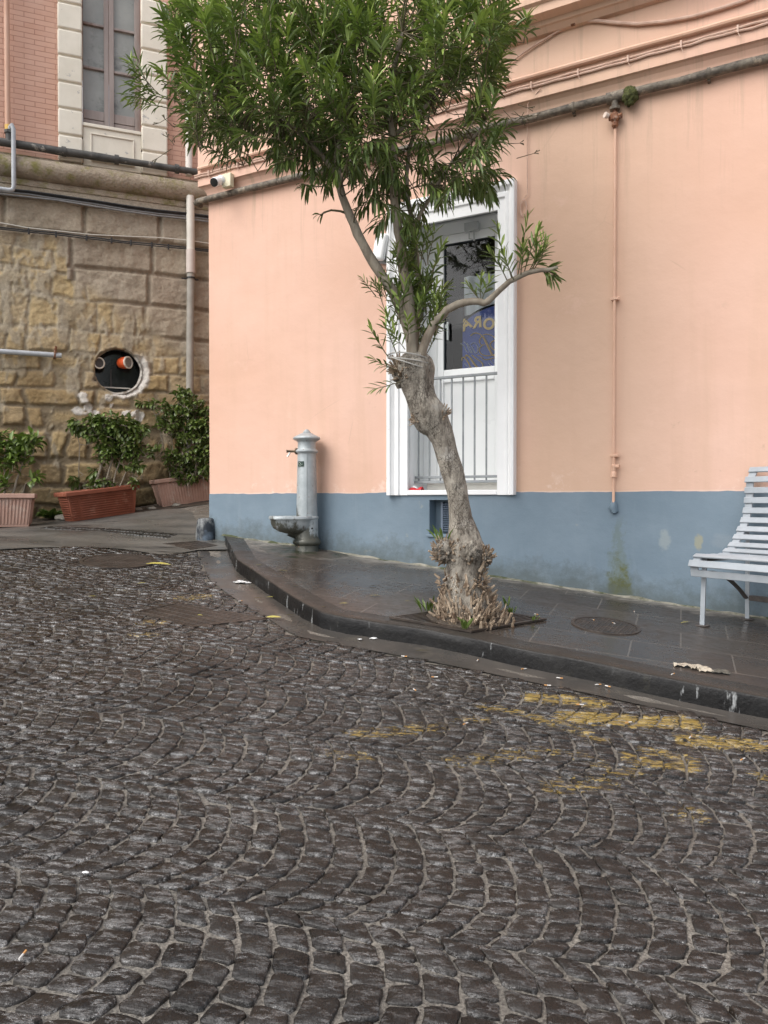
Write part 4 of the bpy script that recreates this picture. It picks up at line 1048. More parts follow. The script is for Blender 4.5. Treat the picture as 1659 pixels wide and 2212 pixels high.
c_ = thing('cable_run', 'sagging bundle of black and grey cables under the stone cornice', 'cable', SW(1, .1, 4.3))
pts = [(-160, 390), (0, 414), (60, 420), (120, 428), (200, 440), (275, 453), (340, 461), (400, 467), (460, 475)]
for j, (m, r_) in enumerate(((MAT['black'], .022), (MAT['greycable'], .012), (MAT['greycable'], .012), (MAT['black'], .014))):
    MB().tube([SW.at(x, y + (-4, 0, 5, -7)[j] + 2.5 * nz(x * .02, j), .11 + .01 * j) for x, y in pts], r_, 7).build('strand', m, c_)
c_ = thing('cable_run', 'thin black clipped cables crossing the stone wall below the thick bundle', 'cable', SW(1, .1, 3.8))
pts = [(-160, 470), (0, 491), (60, 498), (120, 503), (200, 513), (275, 522), (340, 528), (400, 534), (460, 541)]
for j, m in enumerate((MAT['black'], MAT['black'], MAT['whitepipe'])):
    MB().tube([SW.at(x, y + (0, 3.5, -10)[j] + (6 * math.sin(x * .012) if j == 2 else 0) + 1.2 * nz(x * .02, j), .10) for x, y in pts], (.010, .009, .007)[j], 6).build('strand', m, c_)
for xx in (62, 121, 187, 241, 283, 328, 364):
    y = 491 + (xx) * .111; q = SW.at(xx, y + 1, .1); mb = MB(); mb.tube([q + V((0, 0, .035)), q + V((0, 0, -.045))], .014, 6); mb.build('clip', MAT['black'], c_)
dp = thing('downpipe', 'cream and grey drainpipe at the right end of the stone wall', 'drainpipe', SW.at(412, 1000, .14))
def vpipe(x0, y0, x1, y1, r0, m, name, off=.14, par=dp):
    a, z0 = SW.px(x0, y0, off); a1, z1 = SW.px(x1, y1, off)
    MB().tube([SW(a, off, z0), SW(a1, off, (z0 + z1) / 2), SW(a1, off, z1)], r0, 14).build(name, m, par)
vpipe(411, 424, 412, 588, .060, MAT['whitepipe'], 'upper_pipe'); vpipe(412, 540, 412, 590, .068, M('pinkish_sleeve', (.55, .48, .43), (.6, .53, .48), 5, .6), 'sleeve')
vpipe(412, 584, 411, 1090, .056, MAT['greypipe'], 'lower_pipe')
a, z = SW.px(412, 601, .14); mb = MB(); mb.tube([SW(a, .14, z - .012), SW(a, .14, z + .012)], .066, 12); mb.box(SW, a - .13, a + .12, .09, .1, z - .01, z + .01); mb.build('clamp', MAT['black'], dp)
dq = thing('downpipe', 'peeling white drainpipe on the brick wall above the cornice', 'drainpipe', SW.at(408, 372, .1))
a, z = SW.px(408, 372, .1); MB().tube([SW(a, .1, z - .05), SW(a, .1, 8)], .052, 12).build('pipe_run', M('peeling_white_pipe', (.68, .64, .58), (.74, .70, .64), 4, .6, c3=(.42, .30, .22), s3=6, m3=(.55, .62), stretch=(1, 1, .3)), dq)
a, z = SW.px(133, 768, .1); zz = SW.px(0, 759, .1)[1]
hp = thing('rail_pipe', 'grey horizontal pipe held by a rusty iron peg on the stone wall', 'pipe', SW(a, .1, z))
MB().tube([SW(-3, .1, zz), SW(a - .6, .1, zz), SW(a, .1, z)], .036, 10).build('pipe_run', MAT['galv'], hp)
mb = MB(); mb.tube([SW(a - .1, -.02, z - .03), SW(a - .09, .12, z - .02), SW(a - .07, .15, z + .12)], .018, 6); mb.build('peg', MAT['rust'], hp)
# ------------------------------------------------------------------ leaves
def m_leaf(name, dark, mid, young, rough=.38):
    t = NT(name); a = t.attr('Col'); s = t.n.new('ShaderNodeSeparateColor'); t.link(a.outputs['Color'], s.inputs[0])
    c = t.mix(t.rng(s.outputs[0], 0, .6), dark, mid); c = t.mix(t.rng(s.outputs[0], .62, 1), c, young)
    c = t.mix(t.rng(t.noise(9, 3), .3, .7, 0, .35), c, t.mix(.5, c, (.30, .30, .05)))
    c = t.mix(t.math('MULTIPLY', s.outputs[1], .5), c, (.25, .30, .10))          # pale midrib
    t.done(c, t.rng(t.noise(20, 3), .3, .7, rough - .08, rough + .14), None, Specular_IOR_Level=.45)
    tl = t.n.new('ShaderNodeBsdfTranslucent'); t.inp(tl.inputs[0], t.mix(.5, c, (.16, .30, .02)))
    mx = t.n.new('ShaderNodeMixShader'); mx.inputs[0].default_value = .13
    t.link(t.b.outputs[0], mx.inputs[1]); t.link(tl.outputs[0], mx.inputs[2]); t.link(mx.outputs[0], t.out.inputs[0])
    return t.m
MAT['oleander'] = m_leaf('oleander_leaf', (.013, .045, .012), (.075, .145, .034), (.30, .42, .085), .32)
MAT['shrub'] = m_leaf('shrub_leaf', (.014, .038, .009), (.045, .105, .018), (.13, .24, .03), .33)
def m_bark():
    t = NT('grey_brown_bark'); co = t.map((1, 1, .35))
    c = t.mix(t.rng(t.noise(16, 6, .65, co), .36, .64), (.19, .165, .135), (.42, .385, .325)); c = t.mix(t.rng(t.noise(5, 5, .6), .56, .7, 0, .7), c, (.47, .45, .41))
    c = t.mix(t.rng(t.noise(38, 6, .7, co), .52, .62, 0, .65), c, (.055, .044, .034))
    vd = t.voro(75, t.map((1, 1, .45)), 'DISTANCE_TO_EDGE'); c = t.mix(t.math('MULTIPLY', t.rng(vd, .02, .10, .8, 0), t.rng(t.noise(7, 3), .45, .58)), c, (.04, .032, .026))
    h = t.math('ADD', t.noise(24, 6, .7, co), t.math('MULTIPLY', t.noise(60, 5, .7, t.map((1, 1, .6))), .6))
    return t.done(c, .85, t.bump(h, 1, .022), Specular_IOR_Level=.25)
MAT['bark'] = m_bark()
MAT['twig'] = M('pale_limb_bark', (.20, .165, .125), (.32, .28, .22), 14, .8, 50, .5, .004, c3=(.12, .09, .065), s3=6, stretch=(1, 1, .3))
MAT['stub'] = M('cut_dry_twigs', (.12, .075, .045), (.46, .37, .27), 14, .85, 60, .5, .004, c3=(.05, .03, .02), s3=22)
rl_ = random.Random(21)
def rv(): return V((rl_.gauss(0, 1), rl_.gauss(0, 1), rl_.gauss(0, 1))).normalized()
PROF = {'lance': [(0, .18), (.22, .75), (.55, 1), (.82, .6), (1, 0)], 'oval': [(0, .15), (.3, .95), (.6, 1), (.85, .55), (1, 0)]}
def leaf(mb, p, d, L, W, droop, tint, shape='lance', fold=.25):
    d = d.normalized(); sd = d.cross(V((0, 0, 1)) + rv() * .5).normalized(); pr = PROF[shape]; n = len(pr); prev = None; pt = 0; q = V(p)
    for k, (t, w) in enumerate(pr):
        q = q + d * (L * (t - pt)); pt = t; d = (d + V((0, 0, -droop * .55))).normalized()
        sd = (sd - d * sd.dot(d)).normalized(); up = sd.cross(d)
        if k == n - 1:
            mb.col(tint, 0, 0); e = mb.vert(q); mb.face(prev[0], prev[1], e); mb.face(prev[1], prev[2], e)
        else:
            mb.col(tint, 0, 0); a = mb.vert(q + sd * (W * w * .5) + up * (W * w * fold)); 
            mb.col(tint, 1, 0); b = mb.vert(q); mb.col(tint, 0, 0); c = mb.vert(q - sd * (W * w * .5) + up * (W * w * fold))
            if prev: mb.face(prev[0], prev[1], b, a); mb.face(prev[1], prev[2], c, b)
            prev = (a, b, c)
def shoot(lm, sm, base, d, L, nl, ll, lw, droop, young, shape='lance', sr=.004, bend=.15, spread=.9, tintm=.3):
    d = d.normalized(); p = V(base); pts = [p.copy()]; n = 6; ds = [d.copy()]
    for k in range(n):
        d = (d + rv() * .10 + V((0, 0, bend * .25))).normalized(); p = p + d * (L / n); pts.append(p.copy()); ds.append(d.copy())
    sm.tube(pts, [sr * (1 - .6 * k / n) for k in range(n + 1)], 4, cap=False)
    th = rl_.uniform(0, 6.28)
    for i in range(nl):
        f = .22 + .78 * (i + .5) / nl; k = min(n - 1, int(f * n)); q = pts[k].lerp(pts[k + 1], f * n - k); dd = ds[k]
        th += 2.1 + rl_.uniform(-.35, .35)
        a = dd.cross(V((0, 0, 1)) if abs(dd.z) < .95 else V((1, 0, 0))).normalized(); b = dd.cross(a)
        out = a * math.cos(th) + b * math.sin(th)
        ang = spread * (1.25 - .75 * f)
        ld = dd * math.cos(ang) + out * math.sin(ang)
        t = min(1, max(0, tintm + rl_.gauss(0, .22) + (young * (f ** 3) if f > .6 else 0)))
        leaf(lm, q, ld, ll * rl_.uniform(.7, 1.1) * (1 - .35 * (f > .9)), lw * rl_.uniform(.8, 1.15), droop * (1.25 - .7 * f) * rl_.uniform(.6, 1.3), t, shape)
# ------------------------------------------------------------------ oleander
TB = on_pav(1008, 1338); TD = TB.y
tree = thing('oleander_tree', 'leaning oleander tree with gnarled trunk and dense green crown on the pavement', 'tree', TB)
tp_ = [(1009, 1352, .17), (1008, 1335, .175), (1006, 1312, .165), (1003, 1290, .15), (1002, 1268, .138), (1002, 1245, .128), (1003, 1222, .128), (1003, 1200, .145), (1003, 1182, .145), (1002, 1162, .115), (998, 1142, .100), (994, 1120, .085), (991, 1090, .078), (987, 1060, .076), (980, 1030, .076),
       (972, 1000, .077), (963, 972, .079), (955, 948, .083), (945, 926, .094), (932, 908, .122), (922, 890, .128), (914, 872, .112), (908, 855, .11), (903, 838, .115), (899, 820, .125), (895, 802, .135), (890, 786, .138), (886, 772, .12), (884, 764, .05)]
tb = MB()
pts = [P(x, y, TD) for x, y, r in tp_]
q = [];
for k, (a, b) in enumerate(zip(pts, pts[1:])):
    for j in range(3): q.append((a.lerp(b, j / 3), lerp(tp_[k][2], tp_[k + 1][2], j / 3)))
q.append((pts[-1], .05))
def wobt(k, th, p):
    c, s = math.cos(th), math.sin(th)
    z = p.z * 1.0
    lump = .10 * noise.noise(V((c * 1.6, s * 1.6, z * 5))) + .05 * noise.noise(V((c * 3, s * 3, z * 8))) + .02 * noise.noise(V((c * 7, s * 7, z * 18)))
    hi = .45 if (z > CZ + .55 or z < CZ - .35) else .1
    return 1 + lump * (1 + 2.0 * hi)
tb.tube([a for a, r in q], [r for a, r in q], 40, wob=wobt)
tb.build('trunk', MAT['bark'], tree, angle=180)
def blob(mb, c, r, f=.45, s=3, sub=3):
    bmx = bmesh.new(); bmesh.ops.create_icosphere(bmx, subdivisions=sub, radius=1); o = len(mb.v)
    for v in bmx.verts:
        k = 1 + f * fbm(v.co.x * s + c.x * 7, v.co.y * s, v.co.z * s + c.z * 5, 1, 4); mb.vert(V(c) + V((v.co.x * r[0], v.co.y * r[1], v.co.z * r[2])) * k)
    for fc in bmx.faces: mb.face(*[v.index + o for v in fc.verts])
    bmx.free()
for x, y, dd, r in ((962, 1190, -.05, (.095, .085, .085)), (1042, 1203, -.03, (.075, .08, .075)), (1018, 1192, -.12, (.07, .06, .075)), (905, 893, -.03, (.06, .07, .05)), (955, 890, -.03, (.045, .05, .045)), (870, 815, 0, (.07, .08, .09)), (862, 795, .02, (.06, .07, .07)), (915, 790, -.06, (.06, .06, .08))):
    m = MB(); blob(m, P(x, y, TD + dd), tuple(k * .88 for k in r), .95, 3.2, 4); m.build('burl', MAT['bark'], tree, angle=180)
st = MB()
def stub(p, d, L, r):
    d = d.normalized(); e = p + d * L; st.tube([p, p.lerp(e, .5) + rv() * L * .06, e], [r * 1.15, r, r * rl_.uniform(.55, .95)], 5)
for i in range(620):
    th = rl_.uniform(0, 2 * math.pi); h = abs(rl_.gauss(0, .17)); c = math.cos(th)
    rad = .13 + max(0, .17 - h * .7) * (1.0 + .35 * c) * rl_.uniform(.3, 1.0)
    p = V((TB.x + c * rad, TB.y + math.sin(th) * rad, 0)); p.z = pav(p.x, p.y) + h * rl_.uniform(.3, 1) - .01
    stub(p, V((c * rl_.uniform(.05, .7), math.sin(th) * rl_.uniform(.05, .8), rl_.uniform(.8, 1.1))) + rv() * .38, rl_.uniform(.02, .11) * rl_.uniform(.5, 1.1), rl_.uniform(.004, .012))
for (x, y, r, n) in ((960, 1190, .085, 90), (1043, 1203, .07, 55), (1030, 1255, .07, 45), (965, 1255, .06, 40), (955, 893, .045, 22), (905, 905, .04, 14), (868, 805, .07, 50), (862, 790, .06, 40), (1000, 1195, .11, 50)):
    c = P(x, y, TD - .03)
    for i in range(n):
        d = rv(); 
        if d.y > .4: d.y = -d.y
        stub(c + V((d.x, d.y, d.z)) * r * .85, d + V((0, 0, .6)), rl_.uniform(.02, .06), rl_.uniform(.004, .009))
o = st.build('cut_twigs', MAT['stub'], tree); o['kind'] = 'stuff'
# limbs
LIMBS = {'a': ([(897, 785), (884, 715), (868, 670), (850, 632), (820, 588), (795, 548), (772, 505), (755, 465), (740, 425), (731, 385), (728, 340), (738, 285), (745, 230), (735, 170), (720, 100)], .044, .016, [0, -.02, -.04, -.06, -.08, -.1, -.1, -.1, -.1, -.08, -.05, 0, 0, .05, .1]),
         'b': ([(893, 790), (890, 735), (886, 690), (882, 640), (872, 590), (868, 545), (860, 500), (853, 450), (851, 400), (852, 350), (850, 295), (840, 230), (850, 150), (870, 70)], .046, .015, [-.05] * 10 + [-.1, -.15, -.2, -.3]),
         'c': ([(905, 785), (915, 748), (930, 715), (945, 690), (965, 670), (990, 657), (1020, 651), (1045, 655), (1060, 645), (1080, 626), (1100, 608), (1125, 596), (1155, 586), (1185, 583), (1205, 577)], .034, .012, [-.05, -.08, -.1, -.12, -.15, -.18, -.2, -.22, -.24, -.26, -.28, -.3, -.32, -.34, -.35]),
         'd': ([(896, 780), (900, 700), (905, 620), (900, 560), (893, 500), (882, 440), (878, 380), (885, 320), (900, 270), (930, 200), (960, 120)], .026, .010, [.1, .1, .12, .14, .15, .16, .18, .2, .2, .2, .2]),
         'e': ([(868, 560), (885, 500), (915, 450), (945, 400), (980, 345), (1020, 300), (1050, 260)], .018, .008, [.1, .1, .1, .05, 0, 0, 0]),
         'f': ([(731, 385), (690, 330), (640, 280), (580, 240), (510, 210), (430, 200)], .018, .007, [-.08, -.15, -.25, -.3, -.35, -.4]),
         'g': ([(728, 340), (680, 250), (620, 160), (560, 90)], .018, .008, [0, .1, .2, .3]),
         'h': ([(850, 295), (930, 220), (1000, 140), (1070, 60)], .016, .008, [-.1, 0, .1, .2])}
NODES = []
lm_ = MB()
for kx, (pp, r0, r1, dd) in LIMBS.items():
    pts = [P(x, y, TD + e) for (x, y), e in zip(pp, dd)]
    qq = []
    for a, b in zip(pts, pts[1:]): qq += [a, a.lerp(b, .5) + rv() * .006]
    qq.append(pts[-1]); n = len(qq)
    NODES += qq[n // 3:]
    lb = MB(); lb.tube(qq, [lerp(r0, r1, i / (n - 1)) * (1 + .12 * nz(i * 1.3, r0 * 90)) for i in range(n)], 12, wob=lambda k, th, p: 1 + .12 * noise.noise(V((math.cos(th) * 2, math.sin(th) * 2, p.z * 9))))
    lb.build('limb', MAT['twig'], tree, angle=180)
# crown
lf = MB(); sm = MB()
CL = [(430, 70, 80, 105, 0, 1), (545, 60, 105, 105, 0, 1), (690, 50, 120, 100, 0, 1), (840, 55, 120, 105, 0, 1), (980, 60, 110, 100, 0, 1), (1085, 55, 65, 75, 0, .8), (455, 195, 75, 75, 0, 1), (560, 190, 95, 85, 0, 1), (680, 190, 100, 90, 0, 1), (800, 190, 95, 85, 0, 1), (920, 180, 85, 80, 0, 1),
      (1025, 150, 65, 75, 0, .9), (460, 285, 60, 45, 0, .9), (545, 290, 75, 50, 0, 1), (640, 310, 70, 55, 0, 1), (700, 345, 55, 55, 0, 1), (765, 310, 60, 70, 0, .9), (840, 300, 55, 60, 0, .7), (925, 270, 55, 55, 0, .7), (1050, 235, 42, 55, 0, .8), (1065, 300, 42, 38, 0, .8), (1010, 355, 55, 45, 0, .9),
      (945, 385, 45, 45, 0, .8), (1045, 385, 42, 38, 0, 1), (985, 420, 45, 32, 0, .9), (840, 395, 35, 45, 0, .7), (800, 430, 30, 40, 0, .7), (850, 470, 36, 45, 0, .9), (820, 375, 36, 40, 0, .8), (770, 380, 22, 30, 0, .8), (890, 440, 25, 50, 0, .7), (660, 385, 32, 26, 0, 1), (385, 175, 35, 40, 0, .7), (600, 345, 32, 25, 0, .9), (425, 270, 30, 22, 0, .7),
      (520, -90, 130, 70, 0, .6), (720, -110, 140, 70, 0, .6), (920, -100, 130, 70, 0, .6), (1060, -60, 70, 60, 0, .6)]
CC = P(770, 120, TD)
for (cx, cy, rx, ry, dz, den) in CL:
    n = max(3, int(rx * ry / 250 * den))
    for i in range(n):
        while 1:
            u, v, w_ = rl_.uniform(-1, 1), rl_.uniform(-1, 1), rl_.uniform(-1, 1)
            if u * u + v * v + w_ * w_ < 1: break
        big = min(1, rx / 100)
        dep = TD + dz + w_ * (.25 + .75 * big)
        end = P(cx + u * rx, cy + v * ry, dep)
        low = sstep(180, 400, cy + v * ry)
        out = (end - CC); out.normalize()
        d = out * .6 + V((0, 0, .75 - .65 * low)) + rv() * .45
        d.normalize(); L = rl_.uniform(.19, .34)
        base = end - d * (L * .75)
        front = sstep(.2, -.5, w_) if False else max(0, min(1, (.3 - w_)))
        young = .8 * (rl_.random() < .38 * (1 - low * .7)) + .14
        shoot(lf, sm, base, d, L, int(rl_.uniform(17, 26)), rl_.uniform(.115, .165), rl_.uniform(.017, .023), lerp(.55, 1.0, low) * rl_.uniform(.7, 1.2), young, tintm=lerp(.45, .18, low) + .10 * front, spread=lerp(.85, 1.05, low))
        nd = min(NODES, key=lambda k: (k - base).length_squared)
        if (nd - base).length > .04:
            mid = nd.lerp(base, .5) + V((0, 0, -.04)) + rv() * .03; sm.tube([nd, mid, base], [.006, .0042, .0035], 4, cap=False)
def sprig(x, y, dep, d, L, nl, ll, droop, young, tint=.5, lw=.02, spread=.8):
    shoot(lf, sm, P(x, y, TD + dep), V(d), L, nl, ll, lw, droop, young, tintm=tint, spread=spread)
# left sprig, low shoots round the fork, right limb
for x, y, d, L in ((400, 225, (-1, -.1, .35), .36), (365, 215, (-1, 0, .25), .30), (345, 205, (-.8, 0, .8), .26), (325, 190, (-.6, -.2, 1), .22), (310, 185, (-.5, .1, 1), .22), (375, 235, (-.9, -.3, 0), .28), (330, 215, (-1, .2, .2), .2)):
    sprig(x, y, -.35, d, L, 16, .10, .5, .5, .45, .014)
for i in range(72):
    t = rl_.random(); x = lerp(862, 935, rl_.random()) + 12 * rl_.gauss(0, 1); y = lerp(560, 765, t)
    sprig(x, y, rl_.uniform(-.15, .22), (rl_.gauss(.1, .42), rl_.gauss(-.1, .4), 1), rl_.uniform(.14, .26), int(rl_.uniform(9, 15)), rl_.uniform(.08, .12), .25, .8 * (rl_.random() < .55) + .1, .38, .018)
for x, y in ((840, 655), (835, 640), (825, 650), (848, 640), (812, 640), (830, 665)):
    sprig(x, y, -.06, (rl_.gauss(-.4, .3), rl_.gauss(-.2, .3), .9), .16, 11, .075, .2, .4, .35, .013)
for x, y, d in ((855, 760, (-.35, -.2, 1)), (850, 730, (-.3, 0, 1)), (880, 740, (.1, -.5, .9)), (865, 700, (-.2, -.4, 1)), (925, 730, (.3, -.3, 1)), (935, 690, (.4, -.2, 1)), (948, 680, (.2, -.2, 1)), (900, 690, (.1, -.5, 1)), (875, 755, (-.5, -.5, .6)), (838, 770, (-.5, 0, .8)), (858, 800, (-.8, -.3, .2)), (865, 825, (-.7, -.4, -.2))):
    sprig(x, y, -.1, d, rl_.uniform(.14, .24), 11, .10, .25, .9, .5, .019)
for x, y, d, L in ((1105, 600, (-.25, -.2, 1), .36), (1118, 598, (.1, -.1, 1), .40), (1130, 596, (.3, -.3, 1), .32), (1140, 590, (.5, .2, .9), .34), (1150, 588, (.3, -.2, 1), .22), (1095, 605, (-.5, -.1, .9), .22), (1150, 588, (.6, -.2, .9), .22), (1140, 590, (.5, .2, .6), .2), (1165, 584, (.7, -.2, -.2), .09), (1175, 582, (.5, .1, -.5), .09), (1125, 600, (-.1, -.5, .5), .22), (1110, 605, (-.3, -.4, .4), .2)):
    sprig(x, y, -.30, d, L, 15, .11, .2, .8, .42, .018)
for d in ((-.2, -.1, 1), (.2, -.2, 1), (-.5, 0, .7)): sprig(1040, 652, -.22, d, .17, 9, .09, .25, 1, .6, .018)
for x, y, d in ((705, 458, (-.8, -.1, -.5)),):
    sprig(x, y, -.12, d, .07, 4, .08, .6, .2, .35, .02)
sm.tube([P(752, 462, TD - .1), P(735, 456, TD - .11), P(715, 454, TD - .12), P(700, 459, TD - .12), P(692, 466, TD - .12)], [.009, .008, .007, .006, .006], 6)
# dry seed twigs on the left and right edge
for i in range(34):
    s_ = rl_.random()
    if i < 26: x, y = lerp(365, 450, rl_.random()), lerp(20, 330, rl_.random())
    else: x, y = lerp(1075, 1125, rl_.random()), lerp(180, 350, rl_.random())
    b = P(x, y, TD - .2 + rl_.uniform(-.3, .3)); d = V(((-1 if i < 26 else 1), rl_.gauss(0, .5), rl_.gauss(.2, .5))).normalized(); e = b + d * rl_.uniform(.06, .14)
    sm.tube([b, e], [.0028, .0022], 4)
    for j in range(3): k = e + (rv() * .6 + d).normalized() * rl_.uniform(.015, .035); sm.tube([e, k, k + (k - e).normalized() * .014], [.0018, .0025, .0042], 4)
for k, vv in (('crown', lf),): o = vv.build(k, MAT['oleander'], tree, angle=180)
o = sm.build('crown_twigs', M('green_brown_twig', (.07, .07, .03), (.16, .13, .08), 14, .8), tree, angle=180); o['kind'] = 'stuff'
# plastic tie round the trunk top
tie = MB(); cc = P(884, 778, TD)
for j in range(3):
    tie.tube([cc + V((math.cos(a) * (.155 + .012 * nz(a, j)), math.sin(a) * .155, -.02 + j * .014 + .03 * math.sin(a * 1 + j) - .05 * math.cos(a))) for a in [2 * math.pi * i / 30 for i in range(31)]], .006, 5, flat=.7)
tag(tie.build('plastic_tie', M('pale_plastic_strip', (.50, .49, .46), (.62, .61, .58), 9, .4), loc=cc), 'pale plastic strip tied round the top of the oleander trunk', 'tie')
# soil, grate
G = [on_pav(840, 1337), on_pav(1018, 1368), on_pav(1181, 1341)]; G.append(G[0] + G[2] - G[1])
GN = PAVN
e1 = (G[2] - G[1]); e2 = (G[0] - G[1]); 
gm = MB(); gm.poly([p + GN * .0035 for p in G]); structure(gm.build('soil', MAT['soil'], smooth=False))
gm = MB(); gc = (G[0] + G[2]) / 2
def gp2(u, v, h=.0): return G[1] + e1 * u + e2 * v + GN * h
class GF:
    def __call__(s, a, b, c): return gp2(a, b, c)
gf = GF(); fw = .035
for (a0, a1, b0, b1) in ((0, 1, 0, fw), (0, 1, 1 - fw, 1), (0, fw, fw, 1 - fw), (1 - fw, 1, fw, 1 - fw)): gm.box(gf, a0, a1, b0, b1, .004, .018)
tree_uv = None
nbars = 17
for i in range(nbars):
    v = .06 + .88 * i / (nbars - 1)
    segs = []; u = fw; on = False
    for k in range(61):
        u = fw + (1 - 2 * fw) * k / 60; p = gp2(u, v); ok = (p - TB).length > .30 + .02 * nz(u * 9, v * 9)
        if ok and not on: s0 = u; on = True
        if (not ok or k == 60) and on: segs.append((s0, u)); on = False
    for a, b in segs:
        if b - a > .03: gm.box(gf, a, b, v - .013, v + .013, .004, .015)
mid = MB()
tag(gm.build('tree_grate', MAT['iron'], loc=TB, smooth=False), 'square rusty iron grate with bars around the oleander base', 'tree grate')
md = MB(); blob_c = TB + V((0, 0, -.0))
def mound(u, v):
    a = u * 2 * math.pi; r = v * (.31 + .05 * nz(math.cos(a), math.sin(a), 2)); x = TB.x + r * math.cos(a); y = TB.y + r * math.sin(a)
    return V((x, y, pav(x, y) + .006 + .05 * (1 - v) ** .7 + (.012 * fbm(x, y, 0, 14) if v < .95 else -.004)))
md.grid(mound, 48, 12); md.build('root_litter', MAT['soil'], tree, angle=180)
# ------------------------------------------------------------------ drinking fountain
FB = on_pav(663, 1191); FS = .1587 / (1660 / FB.y)
ft = thing('drinking_fountain', 'old grey cast iron drinking fountain with mossy half bowl on the pavement', 'drinking fountain', FB)
def m_fount(amount, lo_z, hi_z):
    t = NT('worn_silver_paint'); z = t.sep()[2]
    c = t.mix(t.rng(t.noise(6, 5, .6), .4, .65), (.33, .37, .385), (.44, .48, .495)); c = t.mix(t.rng(t.noise(40, 4, .7), .62, .72, 0, .6), c, (.24, .24, .23))
    x = t.sep()[0]
    n = t.noise(13, 6, .72, t.map((1, 1, .55)))
    f = t.math('ADD', t.rng(z, hi_z, lo_z, -.38, .30), t.math('ADD', n, t.rng(x, .05, -.12, -.12, .14)))
    c = t.mix(t.math('MULTIPLY', t.rng(f, .46, .60), .9 * amount), c, (.055, .052, .032)); c = t.mix(t.rng(f, .74, .92), c, (.012, .016, .012))
    c = t.mix(t.rng(t.noise(17, 4, .6), .68, .72, 0, .7), c, (.20, .10, .05))
    return t.done(c, t.rng(n, .3, .7, .3, .5), t.bump(t.noise(30, 6, .65), .35, .006), Metallic=.15)
MF = m_fount(1, .1, .62)
HH = 1915
prof = [(172, 1950), (172, 1915), (163, 1890), (160, 1835), (170, 1825), (186, 1812), (193, 1790), (186, 1762), (168, 1742), (156, 1715), (150, 1480), (158, 1472), (161, 1456), (156, 1442), (143, 1432), (127, 640), (126, 600), (128, 588), (146, 575), (156, 562), (157, 552), (149, 540), (131, 528), (124, 515), (122, 455), (124, 432), (130, 425), (140, 418), (150, 408), (170, 402), (184, 390), (187, 378), (182, 366), (165, 355), (150, 348), (120, 333), (70, 308), (52, 300), (54, 294), (45, 286), (33, 268), (18, 257), (2, 254)]
MB().lathe(FB, [(r * FS, (HH - y) * FS) for r, y in prof], 40).build('column', MF, ft, angle=35)
fd = V((-.985, -.17, 0)).normalized(); fs_ = V((-fd.y, fd.x, 0))
for a in (.17, 2.3, -1.9):    # thin vertical ribs of the casing
    dr = V((math.sin(a) - .1, -math.cos(a), 0)).normalized()
    MB().tube([FB + dr * (143 * FS) + V((0, 0, (HH - 1425) * FS)), FB + dr * (127 * FS) + V((0, 0, (HH - 600) * FS))], .006, 6).build('casing_rib', MF, ft)
# bowl
bw = MB(); zr = (HH - 1448) * FS; nA = 36
def bowlring(l, w, c, z, i=0):
    l *= .92; c *= .95; w *= .95; out = []
    for k in range(nA):
        a = 2 * math.pi * k / nA; ca, sa = math.cos(a), math.sin(a)
        ex_ = abs(ca) ** .8 * (1 if ca > 0 else -1); out.append(bw.vert(FB + fd * (c + l * ex_) + fs_ * (w * (abs(sa) ** .85) * (1 if sa > 0 else -1)) + V((0, 0, z))))
    return out
bp = [(.05, .05, .07, zr - .175 - .02), (.11, .09, .10, zr - .175), (.17, .13, .14, zr - .15), (.215, .165, .158, zr - .115), (.235, .185, .165, zr - .07), (.24, .19, .166, zr - .028), (.245, .195, .167, zr - .024), (.255, .205, .167, zr - .018), (.255, .205, .167, zr + .006), (.25, .2, .167, zr + .012), (.232, .182, .167, zr + .010), (.225, .175, .165, zr - .03), (.19, .14, .155, zr - .10), (.08, .06, .12, zr - .125)]
rr_ = [bowlring(*x) for x in bp]
for a, b in zip(rr_, rr_[1:]):
    for j in range(nA): bw.face(a[j], a[(j + 1) % nA], b[(j + 1) % nA], b[j])
bw.face(*rr_[0]); bw.face(*rr_[-1])
MFB = m_fount(1, .07, .47)
bw.build('bowl', MFB, ft, angle=50)
br = MB(); br.tube([FB + fd * .05 + V((0, 0, .17)), FB + fd * .09 + V((0, 0, zr - .17)), FB + fd * .14 + V((0, 0, zr - .12))], [.05, .07, .10], 14); br.build('bowl_bracket', MFB, ft)
zs = (HH - 555) * FS; sp0 = FB + fd * (118 * FS) + V((0, 0, zs))
sm_ = M('tarnished_brass', (.10, .075, .05), (.16, .12, .08), 20, .4, Metallic=.6)
MB().lathe(sp0, [(.030, 0), (.034, .012), (.030, .03), (.018, .034), (.013, .04), (.013, .11), (.016, .112), (.016, .12)], 16, fd).build('spout', sm_, ft)
MB().tube([sp0 + fd * .085, sp0 + fd * .09 + V((0, 0, -.03)), sp0 + fd * .11 + V((0, 0, -.055))], [.010, .008, .009], 8).build('lever', M('polished_lever', (.55, .55, .53), (.65, .65, .63), 20, .25, Metallic=.7), ft)
la = V((-.18, -1, 0)).normalized(); lt = V((-la.y, la.x, 0)) ; z0 = (HH - 770) * FS; z1 = (HH - 695) * FS
def cyl(r, a0, a1, z0, z1, n=8):
    m = MB()
    def fn(u, v):
        a = lerp(a0, a1, u); return FB + (la * math.cos(a) + lt * math.sin(a)) * r + V((0, 0, lerp(z0, z1, v)))
    m.grid(fn, n, 3); return m
rlab = 131.5 * FS
cyl(rlab, -.80, .0, z0, z1).build('label_plate', M('dark_green_sticker', (.012, .03, .024), (.02, .045, .035), 30, .35), ft)
m = MB()
def onl(a, f):
    a = a - .40
    return FB + (la * math.cos(a) + lt * math.sin(a)) * (rlab + .002) + V((0, 0, lerp(z0, z1, f)))
